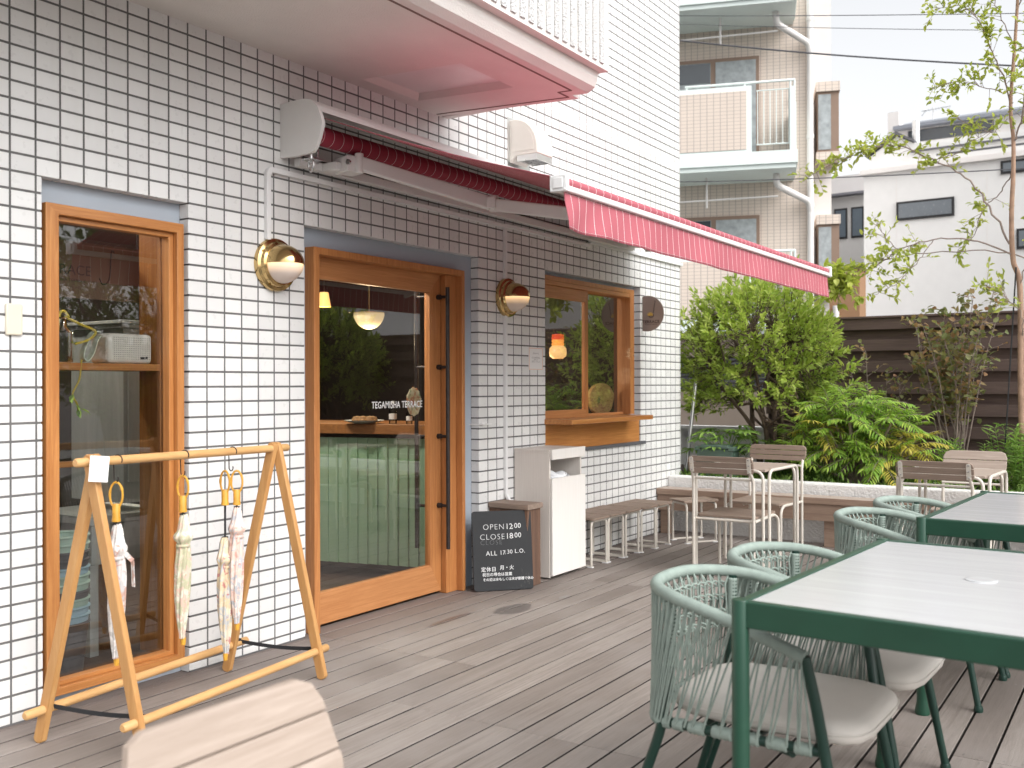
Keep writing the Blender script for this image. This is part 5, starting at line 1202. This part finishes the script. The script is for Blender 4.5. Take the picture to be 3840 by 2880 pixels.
low2 = [(8.66, -1.775, 2.38), (8.6, -1.7, 2.5), (8.56, -1.64, 2.62)]
low3 = [(8.72, -2.05, 2.455), (8.66, -1.95, 2.3), (8.6, -1.8, 2.12), (8.55, -1.62, 2.02)]
topb = [(8.8, -2.618, 3.51), (8.78, -2.562, 3.73), (8.75, -2.474, 3.98), (8.72, -2.398, 4.19), (8.7, -2.256, 4.35), (8.66, -2.029, 4.325)]
top2 = [(8.79, -2.587, 3.6), (8.76, -2.422, 3.67), (8.74, -2.254, 3.74), (8.7, -2.054, 3.71)]
midb = [(8.8, -2.622, 2.95), (8.9, -2.521, 2.82), (8.95, -2.393, 2.71), (9, -2.315, 2.52), (9, -2.183, 2.37)]
right = [(8.8, -2.64, 3.2), (8.7, -2.72, 3.43), (8.65, -2.75, 3.78), (8.62, -2.76, 4.2), (8.6, -2.7, 4.6)]
r2 = [(8.8, -2.68, 2.03), (8.72, -2.75, 2.3), (8.7, -2.82, 2.6), (8.66, -2.85, 2.9)]
r3 = [(8.8, -2.69, 1.6), (8.72, -2.7, 1.8), (8.68, -2.6, 1.95), (8.62, -2.45, 2.06)]
topc = [(8.79, -2.63, 4.0), (8.74, -2.52, 4.3), (8.7, -2.47, 4.55), (8.68, -2.35, 4.7)]
topd = [(8.79, -2.66, 4.2), (8.8, -2.72, 4.5), (8.8, -2.68, 4.8), (8.8, -2.55, 5.0)]
mid3 = [(8.79, -2.6, 3.4), (8.75, -2.5, 3.3), (8.7, -2.38, 3.35), (8.68, -2.25, 3.42)]
limb_tree('slender_tree', 'slender tan-trunked tree with sparse light green leaves at the right edge', (8.8, -2.7, .42), trunk,
          [(arch, .012, .36, 24), (arch2, .006, .2, 24), (low_, .010, .45, 26), (low2, .005, .3, 22), (low3, .006, .3, 20), (topb, .010, .1, 26), (top2, .006, .25, 30), (midb, .007, .3, 18), (right, .010, .1, 22), (r2, .008, .3, 16), (r3, .007, .4, 16), (topc, .006, .2, 26), (topd, .006, .1, 26), (mid3, .005, .3, 24)], .056, .029, 'l_tree', 9)
lt = [(8.9, -2.9, .42), (8.9, -2.88, 1.2), (8.85, -2.8, 1.9)]
cam_l = [[(8.5, -1.30, 2.17), (8.46, -1.26, 2.1), (8.43, -1.22, 2.0)], [(8.5, -1.32, 2.16), (8.44, -1.36, 2.07), (8.42, -1.35, 1.95)], [(8.5, -1.33, 2.16), (8.46, -1.45, 2.1), (8.42, -1.5, 2.02)], [(8.5, -1.3, 2.17), (8.45, -1.22, 2.2), (8.42, -1.16, 2.16)]]
limb_tree('white_flowered_tree', 'fuller light green branch tips with white flowers just right of the awning end', (9.3, -3.1, .42), [(9.3, -3.1, .42), (9.28, -3.05, 1.4), (9.2, -2.9, 2.2)],
          [([(9.2, -2.9, 2.2), (9.0, -2.5, 2.36), (8.75, -1.9, 2.36), (8.55, -1.45, 2.24), (8.5, -1.32, 2.16)], .009, .8, 16)]+[(p, .004, .05, 20) for p in cam_l], .085, .05, 'l_tree', 15, sprig=.10, flowers=.12)
# ---- garden to the right of the picture, seen in the window reflections
g1 = dup(bush, (8.95, -4.7, .42), 2.1, 'second bright bush further along the planter')
shrub('dark_hedge_tree', 'dense dark green garden tree by the fence beyond the tables', 'tree', (9.0, -6.0, .42), (9.0, -6.0, 2.1), (.8, 1.0, 1.3), 1000, 12, .07, .032, 'l_dark', stems=7, seed=8, stem_r=.04, gaps=.7)
shrub('dark_hedge_tree', 'broad dark garden tree at the far right end of the terrace', 'tree', (9.4, -9.6, -.3), (9.4, -9.6, 2.3), (1.5, 2.0, 1.6), 1400, 12, .10, .045, 'l_dark', stems=8, seed=9, stem_r=.06, gaps=.7)
# ================================================================== fence
fe = thing('slat_fence', 'dark brown board-on-board timber fence behind the planting', 'fence', (9.8, -3, 0))
ye = -.30
mb = MB()
z = 1.865
for k in range(8):
    z1 = 1.895-.203*k; mb.box(9.70, 9.722, -10.5, ye, z1-.107, z1); mb.box(9.765, 9.785, -10.5, ye, z1-.213, z1-.092)
mb.build('boards', M['fence_y'], fe, smooth=0, bevel=.002)
mb = MB(); mb.box(9.68, 9.80, -10.5, ye+.01, 1.8955, 1.915); mb.build('cap_rail', M['fence_y'], fe, smooth=0, bevel=.002)
for y in (-.36, -2.05, -3.85, -5.65, -7.45, -9.2): mb = MB(); mb.box(9.7225, 9.7645, y-.045, y+.045, -.3, 1.895); mb.build('post', M['fence_z'], fe, smooth=0)
mb = MB(); mb.tube([(8.78, -2.655, 2.2), (8.75, -2.60, 1.2), (8.72, -2.56, .45)], .006, 6); tag(mb.build('stay_cable', M['black']), 'thin black cable tied to the slender tree trunk', 'cable')
# ================================================================== more inside the picture window
wcab = thing('white_cabinet', 'tall worn white panelled cabinet inside the picture window', 'cabinet', (3.2, .75, 0))
x0, x1, y0, y1 = 2.985, 3.165, .62, 1.05
mb = MB(); mb.box(x0, x1, y0, y1, .70, 1.555); mb.box(x0+.02, x1-.02, y0-.012, y0-.0005, .80, 1.50); mb.build('body', M['old_white'], wcab, smooth=0, bevel=.003)
mb = MB(); mb.box(x0-.03, x1+.03, y0-.03, y1, 1.5555, 1.575); mb.box(x0-.045, x1+.045, y0-.045, y1, 1.5755, 1.592); mb.build('cornice', M['old_white'], wcab, smooth=0, bevel=.003)
mb = MB(); mb.box(x0-.22, x1+.05, y0-.06, y1, .62, .66); mb.box(x0-.2, x1+.03, y0-.04, y1-.02, .43, .615); mb.build('desk_top', M['old_white'], wcab, smooth=0, bevel=.003)
for x in (x0-.18, x1): mb = MB(); mb.box(x-.022, x+.022, y0-.03, y0+.02, 0, .4295); mb.build('leg', M['old_white'], wcab, smooth=0)
mb = MB(); mb.box((x0+x1)/2-.003, (x0+x1)/2+.003, y0-.0135, y0-.012, .80, 1.50); mb.build('door_gap', M['black'], wcab, smooth=0)
bn_ = thing('hanging_board', 'brown hanging board with dark shop lettering and ladle emblem inside the picture window', 'hanging sign', (2.7, .3, 1.8))
mb = MB(); mb.box(2.33, 2.93, .33, .345, 1.655, 1.90); mb.build('panel', M['banner'], bn_, smooth=0)
text('lettering', 'TERRACE', .062, (2.36, .3285, 1.755), (1,0,0), (0,0,1), M['ink'], bn_, space=1.0)
text('lettering', 'TEGAMISHA TERRACE', .018, (2.40, .3285, 1.725), (1,0,0), (0,0,1), M['ink'], bn_, space=1.1)
mb = MB(); mb.tube(catmull([(2.735, .3285, 1.87), (2.725, .3285, 1.88), (2.718, .3285, 1.86), (2.712, .3285, 1.77), (2.70, .3285, 1.735), (2.675, .3285, 1.725), (2.66, .3285, 1.75)], 5), .003, 5); mb.build('ladle_emblem', M['ink'], bn_)
mb = MB(); mb.tube([(2.40, .337, 1.90), (2.40, .337, 2.55)], .004, 5); mb.tube([(2.86, .337, 1.90), (2.86, .337, 2.55)], .004, 5); mb.build('chain', M['black'], bn_)
cols = ['mesh_g', 'mesh_g', 'mesh_k', 'mesh_k', 'mesh_b', 'mesh_g', 'mesh_g', 'mesh_k', 'mesh_g', 'mesh_b', 'mesh_b', 'mesh_k']
nm_ = {'mesh_g': 'mint', 'mesh_k': 'charcoal', 'mesh_b': 'blue'}
pos_ = ['topmost', 'second from top', 'third from top', 'fourth from top', 'fifth from top', 'sixth from top', 'seventh from top', 'eighth from top', 'fourth from bottom', 'third from bottom', 'second from bottom', 'lowest']
bt = thing('mesh_basket', 'mint', 'basket', (0, 0, 0), 'baskets stacked inside the picture window')
mb = MB(); r0, r1, hh = .075, .105, .26
mb.lathe([(0, 0), (r0, 0), (r1, hh)], (0, 0, 0), n=32); bb = mb.build('bucket', M['mesh_k'], bt)
mb = MB(); mb.tube([(r1*math.cos(t), r1*math.sin(t), hh) for t in np.linspace(0, 2*math.pi, 32, endpoint=False)], .0065, 6, closed=True); mb.build('rim', M['mesh_k'], bt)
for k, cname in enumerate(cols):
    z = .01+.0335*(len(cols)-1-k)
    o = bt if k == 0 else dup(bt, (0, 0, 0), 0)
    o.location = (2.46, .30, z); o['label'] = '%s round mesh basket, %s in the stack behind the window' % (nm_[cname], pos_[k])
    for ch in o.children:
        if k: ch.data = ch.data.copy()
        ch.data.materials[0] = M[cname]
leaf_mesh('vine_leaf', [(jx+.06, jy-.03, 1.447), (jx+.05, jy-.03, 1.455), (jx+.02, jy-.075, 1.24), (jx+.03, jy-.075, 1.2), (jx+.045, jy-.075, 1.18), (jx+.05, jy-.075, 1.18)], [(-.5, -.6, .2), (-.7, -.4, -.1), (-.5, -.5, -.6), (.3, -.6, -.5), (-.2, -.5, -.8), (.7, -.5, -.2)], .045, .026, M['l_weed'], jr, seed=1)
# leaning metal pole, intercom, back parapet
mb = MB(); mb.tube([(8.45, .03, .475), (8.52, -.042, 1.3)], .016, 12); tag(mb.build('leaning_pole', M['alu']), 'aluminium pole leaning beside the tiled wall corner', 'pole')
wp = thing('white_parapet', 'plain white rendered parapet beyond the wall corner behind the bush', 'wall', (10, .5, 0))
mb = MB(); mb.box(9.95, 10.1, -.28, 3.2, -.3, .80); mb.build('wall', M['rough_white'], wp, smooth=0); mb = MB(); mb.box(9.93, 10.12, -.28, 3.2, .8005, .83); mb.build('coping', M['rough_white'], wp, smooth=0)
mb = MB(); mb.box(9.92, 9.949, .60, .68, .70, .775); tag(mb.build('metal_box', M['alu'], smooth=0, bevel=.003), 'small metal box fixed to the white parapet by the wall corner', 'box')
ns = thing('neighbour_garage', 'beige boarded garage with dark shutter window seen through the bush', 'building', (13.2, 2, 0))
beige_b = plain('beige_siding', (.36,.29,.235), .7, var=.1, scale=3)
mb = MB(); mb.box(13, 15, -.6, 6, -.3, 1.18); mb.box(13, 15, -.6, 6, 1.66, 1.95); mb.box(13.1, 15, -.6, 6, 1.18, 1.66); mb.build('wall', beige_b, ns, smooth=0)
mb = MB()
for k in range(9): mb.box(13.02, 13.06, -.4, 5, 1.20+.05*k, 1.235+.05*k)
mb.build('shutter', M['mesh_k'], ns, smooth=0); mb = MB(); mb.box(12.95, 15.05, -.65, 6, 1.9505, 2.0); mb.build('roof', M['old_white'], ns, smooth=0)
# ================================================================== apartment block
class Fr:
    def __init__(s, O, u): s.O = Vector(O); s.u = Vector((u[0], u[1], 0)).normalized(); s.n = Vector((-s.u.y, s.u.x, 0)); s.n = s.n if s.n.x > 0 else -s.n
    def box(s, mb, u0, u1, v0, v1, w0, w1, mi=0): mb.obox(s.O+s.u*(u0+u1)/2+s.n*(v0+v1)/2+Vector((0, 0, (w0+w1)/2)), s.u*(u1-u0)/2, s.n*(v1-v0)/2, (0, 0, (w1-w0)/2), mi); return mb
    def p(s, u, v, w): return s.O+s.u*u+s.n*v+Vector((0, 0, w))
def tiled(name, c, gr, pu, pw, wg, uvec, O):
    t = NT(name); o = t.obj(); sp_ = t.sep(o)
    uu = t.math('ADD', t.math('MULTIPLY', sp_[0], uvec[0]), t.math('MULTIPLY', sp_[1], uvec[1]))
    a = t.math('LESS_THAN', t.math('MODULO', t.math('ADD', uu, 50.0), pu), wg); b = t.math('LESS_THAN', t.math('MODULO', t.math('ADD', sp_[2], 50.0), pw), wg)
    n = t.noise(o, 2.5, 3); return t.set(t.mix(t.math('MAXIMUM', a, t.math('MULTIPLY', b, .55)), t.mix(n, dk(c, .92), dk(c, 1.05)), gr), .6)
A = Fr((16.888, 1.643, 0), (.3291, -.9443)); 
M['ptile'] = tiled('peach_tile', (.70,.60,.52), (.40,.335,.30), .115, .062, .011, (A.u.x, A.u.y), A.O)
M['mint'] = plain('pale_mint_paint', (.76,.83,.805), .6, var=.03); M['palewall'] = plain('pale_wall', (.74,.71,.69), .8, var=.03)
M['brownf'] = plain('bronze_frame', (.27,.18,.13), .5); M['curtain'] = plain('net_curtain', (.42,.45,.46), .8, var=.3, scale=9); M['darkglass'] = plain('dark_window_glass', (.055,.065,.075), .1, Specular_IOR_Level=.8)
ap = thing('apartment_block', 'peach tiled apartment block with pale mint balconies beyond the terrace', 'building', A.O[:])
mb = MB(); A.box(mb, -5.5, .30, 1.2, 9, -.3, 12); mb.build('wall', M['ptile'], ap, smooth=0)
mb = MB(); A.box(mb, .305, .75, 1.9, 9, -.3, 12); mb.build('side_wall', M['palewall'], ap, smooth=0)
for f, base in enumerate((2.17, 5.12, 8.0)):
    mb = MB(); A.box(mb, -4.5, .07, -.02, 1.2, base-.02, base+.20); A.box(mb, -4.5, .04, .02, 1.2, base-.10, base-.0205)
    bl_ = mb.build('balcony', M['mint'], ap, smooth=0)
    mb = MB(); A.box(mb, -3.4, -.70, 0, .12, base+.2005, base+1.36); A.box(mb, -.02, .06, .35, 1.19, base+.2005, base+1.12); mb.build('parapet', M['mint'], bl_, smooth=0)
    mb = MB(); A.box(mb, -3.34, -.79, -.012, -.001, base+.25, base+1.27); mb.build('tile_panel', M['ptile'], bl_, smooth=0)
    mb = MB(); r_ = .022
    mb.tube([A.p(-1.85, .05, base+1.42), A.p(.02, .05, base+1.42), A.p(.02, 1.15, base+1.42)], r_, 8)
    for u in (-1.82, -.82, -.05, .02): mb.tube([A.p(u, .05, base+.2), A.p(u, .05, base+1.42)], .018, 6)
    for k in range(6): mb.tube([A.p(-.6+.105*k, .05, base+.33), A.p(-.6+.105*k, .05, base+1.27)], .008, 5)
    mb.tube([A.p(-.62, .05, base+.33), A.p(-.05, .05, base+.33)], .012, 5); mb.tube([A.p(-.62, .05, base+1.27), A.p(-.05, .05, base+1.27)], .012, 5)
    A.box(mb, -.06, .03, .0, .09, base+.2, base+1.3); mb.build('railing', M['mint'], bl_, smooth=60)
    mb = MB(); mb.tube(fillet([A.p(-.28, .5, base-.10), A.p(-.28, .5, base-.30), A.p(.3, 1.05, base-.52), A.p(.33, 1.1, base-.7)], .12, 4), .06, 10); mb.build('drain_elbow', M['palewall'], bl_, smooth=60)
    wz = base+2.24
    mb = MB(); A.box(mb, -3.2, -.57, 1.14, 1.199, base+.25, wz); wf = mb.build('window', M['brownf'], ap, smooth=0)
    mb = MB(); A.box(mb, -1.36, -.63, 1.12, 1.139, base+.3, wz-.07); A.box(mb, -2.1, -1.45, 1.125, 1.139, base+.3, wz-.07); mb.build('pane', M['curtain'], wf, smooth=0)
    mb = MB(); A.box(mb, -2.8, -2.15, 1.12, 1.139, base+.3, wz-.07); A.box(mb, -2.09, -1.46, 1.118, 1.1245, wz-.45, wz-.08); mb.build('pane', M['darkglass'], wf, smooth=0)
    mb = MB(); mb.tube([A.p(-1.5+.25*f, .55, base+2.85), A.p(-1.5+.25*f, .55, base+2.3)], .02, 6); mb.tube([A.p(-2.8, .55, base+2.42), A.p(-.25, .55, base+2.46)], .016, 6); mb.build('laundry_pole', M['palewall'], bl_)
mb = MB(); mb.tube([A.p(.33, 1.1, -.3), A.p(.33, 1.1, 11)], .058, 14)
for z in (4.5, 5.75, 7.9, 9): mb.tube([A.p(.33, 1.1, z), A.p(.33, 1.1, z+.07)], .067, 14)
mb.build('downpipe', M['palewall'], ap, smooth=60)
for z in (2.95, 5.38): 
    mb = MB(); A.box(mb, .44, .86, 1.2, 2.2, z, z+.14); by = mb.build('bay_window', M['ptile'], ap, smooth=0); mb = MB(); A.box(mb, .44, .86, 1.2, 2.2, z+1.25, z+1.42); mb.build('bay_top', M['ptile'], by, smooth=0)
    mb = MB(); A.box(mb, .46, .84, 1.25, 2.1, z+.1405, z+1.2495); mb.build('frame', M['brownf'], by, smooth=0)
    mb = MB(); A.box(mb, .48, .70, 1.235, 1.249, z+.19, z+1.2); mb.build('pane', M['curtain'], by, smooth=0)
# ================================================================== houses
Hh = Fr((23.552, .593, 0), (-.0312, -.9995))
hs_ = thing('white_house', 'big white rendered house with slit window beyond the fence', 'building', Hh.O[:])
ww = plain('white_siding', (.74,.735,.725), .8, var=.03, scale=5, bump=.4, bscale=60)
mb = MB(); Hh.box(mb, -1.5, 9, 0, 8, -.3, 6.1); mb.build('wall', ww, hs_, smooth=0)
mb = MB(); mb.prism([(-1.5, 6.1), (9, 6.1), (9, 6.72), (-.55, 6.85), (-.91, 7.05), (-1.5, 6.66)], lambda u, w: Hh.p(u, .6, w), Hh.n*7); mb.build('upper_wall', ww, hs_, smooth=0)
mb = MB(); Hh.box(mb, -1.56, 9, -.12, .7, 6.1005, 6.2); Hh.box(mb, -1.53, 9, -.06, .05, 6.2005, 6.23); mb.build('parapet_band', M['palewall'], hs_, smooth=0)
mb = MB(); Hh.box(mb, .1, 9, -.11, -.07, 6.33, 6.37); Hh.box(mb, -.6, 2.5, .52, .58, 6.62, 6.66)
mb.prism([(-1.62, 6.66), (-.91, 7.08), (-.5, 6.84), (-.5, 6.90), (-.91, 7.15), (-1.62, 6.73)], lambda u, w: Hh.p(u, .5, w), Hh.n*7); mb.build('roof_edge', M['mesh_k'], hs_, smooth=0)
for (a, b, c, d) in ((-.77, .45, 4.98, 5.40), (1.38, 2.6, 5.77, 6.05), (1.68, 2.4, 4.14, 4.57)):
    mb = MB(); Hh.box(mb, a, b, -.04, -.001, c, d); w_ = mb.build('window', M['black'], hs_, smooth=0)
    mb = MB(); Hh.box(mb, a+.05, b-.05, -.05, -.041, c+.05, d-.05); mb.build('pane', plain('slatted_glass', (.16,.18,.20), .25), w_, smooth=0)
mb = MB()
for u in (-.78, 1.1, 2.9): Hh.box(mb, u, u+.012, -.004, -.001, -.3, 6.0)
mb.build('panel_joint', M['palewall'], hs_, smooth=0)
mb = MB(); mb.tube([Hh.p(-.55, .9, 6.8), Hh.p(-.55, .9, 7.42)], .085, 12); mb.build('flue', M['alu'], hs_)
H3 = Fr((32.116, 2.117, 0), (-.02, -1))
h3 = thing('grey_roofed_house', 'further house with grey roof and tv antenna above the white house', 'building', H3.O[:])
mb = MB(); H3.box(mb, -1.0, 9, 0, 8, -.3, 9.2); mb.build('wall', M['palewall'], h3, smooth=0)
mb = MB(); mb.prism([(-.3, 9.1), (-.3, 9.2), (2.5, 9.95), (2.5, 9.1)], lambda v, w: H3.p(-1.08, v, w), H3.u*10); mb.build('roof', plain('grey_metal_roof', (.24,.255,.29), .5), h3, smooth=0)
mb = MB(); H3.box(mb, -1.36, -1.02, .2, .8, -.3, 9.78); mb.build('chimney', M['palewall'], h3, smooth=0)
mb = MB(); H3.box(mb, -.7, 1.7, -.03, -.001, 8.7, 9.05); mb.build('window', M['darkglass'], h3, smooth=0)
mb = MB(); mb.tube([H3.p(-.27, 1.5, 9.5), H3.p(-.27, 1.5, 10.12)], .02, 6); mb.tube([H3.p(-.62, 1.5, 10.0), H3.p(.25, 1.5, 10.04)], .014, 5)
for k in range(8): mb.tube([H3.p(-.5+.1*k, 1.36, 10.01), H3.p(-.5+.1*k, 1.64, 10.01)], .008, 4)
mb.tube([H3.p(-.62, 1.5, 10.2), H3.p(-.5, 1.5, 10.0), H3.p(-.62, 1.5, 9.85)], .014, 5); mb.build('antenna', M['alu'], h3)
H2 = Fr((27.566, 3.591, 0), (-.05, -.999))
h2 = thing('narrow_white_house', 'narrow white house with two dark windows between the apartment block and big house', 'building', H2.O[:])
mb = MB(); H2.box(mb, -3, 2, 0, 6, -.3, 6.42); mb.build('wall', ww, h2, smooth=0); mb = MB(); H2.box(mb, -3, 2, 1.5, 6, 6.42, 7.3); mb.build('upper_wall', M['palewall'], h2, smooth=0)
mb = MB(); mb.prism([(-.3, 6.40), (-.3, 6.46), (1.49, 6.80), (1.49, 6.40)], lambda v, w: H2.p(-3, v, w), H2.u*5); mb.build('roof', plain('slate_roof', (.20,.20,.225), .6), h2, smooth=0)
for (a, b) in ((-.24, .11), (.22, .56)):
    mb = MB(); H2.box(mb, a, b, -.04, -.001, 5.25, 6.08); w_ = mb.build('window', M['black'], h2, smooth=0); mb = MB(); H2.box(mb, a+.04, b-.04, -.05, -.041, 5.3, 6.03); mb.build('pane', plain('blind_glass', (.14,.18,.22), .25), w_, smooth=0)
tb = thing('tan_building', 'orange tan rendered building end just above the fence by the awning tip', 'building', (16, .5, 0))
mb = MB(); mb.box(16, 16.4, .33, .80, -.3, 3.1); mb.build('wall', plain('tan_render', (.36,.205,.11), .8), tb, smooth=0); mb = MB(); mb.box(15.95, 16.45, .28, .86, 3.1005, 3.13); mb.build('roof', M['palewall'], tb, smooth=0)
mb = MB(); mb.tube([(15.94, .68, 2.3), (15.94, .68, 2.52)], .05, 10); mb.build('meter', M['palewall'], tb)
rb = thing('rear_house', 'brown roofed white house beyond the right garden, mirrored in the window glass', 'building', (17, -11, 0))
mb = MB(); mb.box(16, 22, -17, -6.5, -.3, 4.6); mb.build('wall', ww, rb, smooth=0); mb = MB(); mb.prism([(15.5, 4.6), (22.5, 4.6), (19, 6.4)], lambda u, w: (u, -17.5, w), (0, 11.5, 0)); mb.build('roof', beige_b, rb, smooth=0)
mb = MB(); mb.box(15.95, 15.999, -9.5, -8.2, 2.9, 3.9); mb.build('window', M['darkglass'], rb, smooth=0)
# ================================================================== wires
for (p, q, sag, r, lb) in (((14, 8.9, 8.75), (14, -6.5, 4.45), .45, .012, 'dark twisted cable sagging across the sky before the apartment balconies'), ((15, 9, 8.65), (15, -7, 5.4), .12, .006, 'thin uppermost wire crossing in front of the upper balcony'), ((13, 7, 4.75), (13, -6, 3.65), .2, .007, 'pale wire crossing low in front of the apartment and white house'), ((15.5, 9, 8.8), (15.5, -7, 5.25), .15, .005, 'faint thin wire just below the uppermost wire')):
    p, q = Vector(p), Vector(q); mb = MB(); mb.tube([p.lerp(q, k/24)-Vector((0, 0, sag*4*(k/24)*(1-k/24))) for k in range(25)], r, 6); tag(mb.build('overhead_wire', M['mesh_k']), lb, 'wire', 'overhead wires')
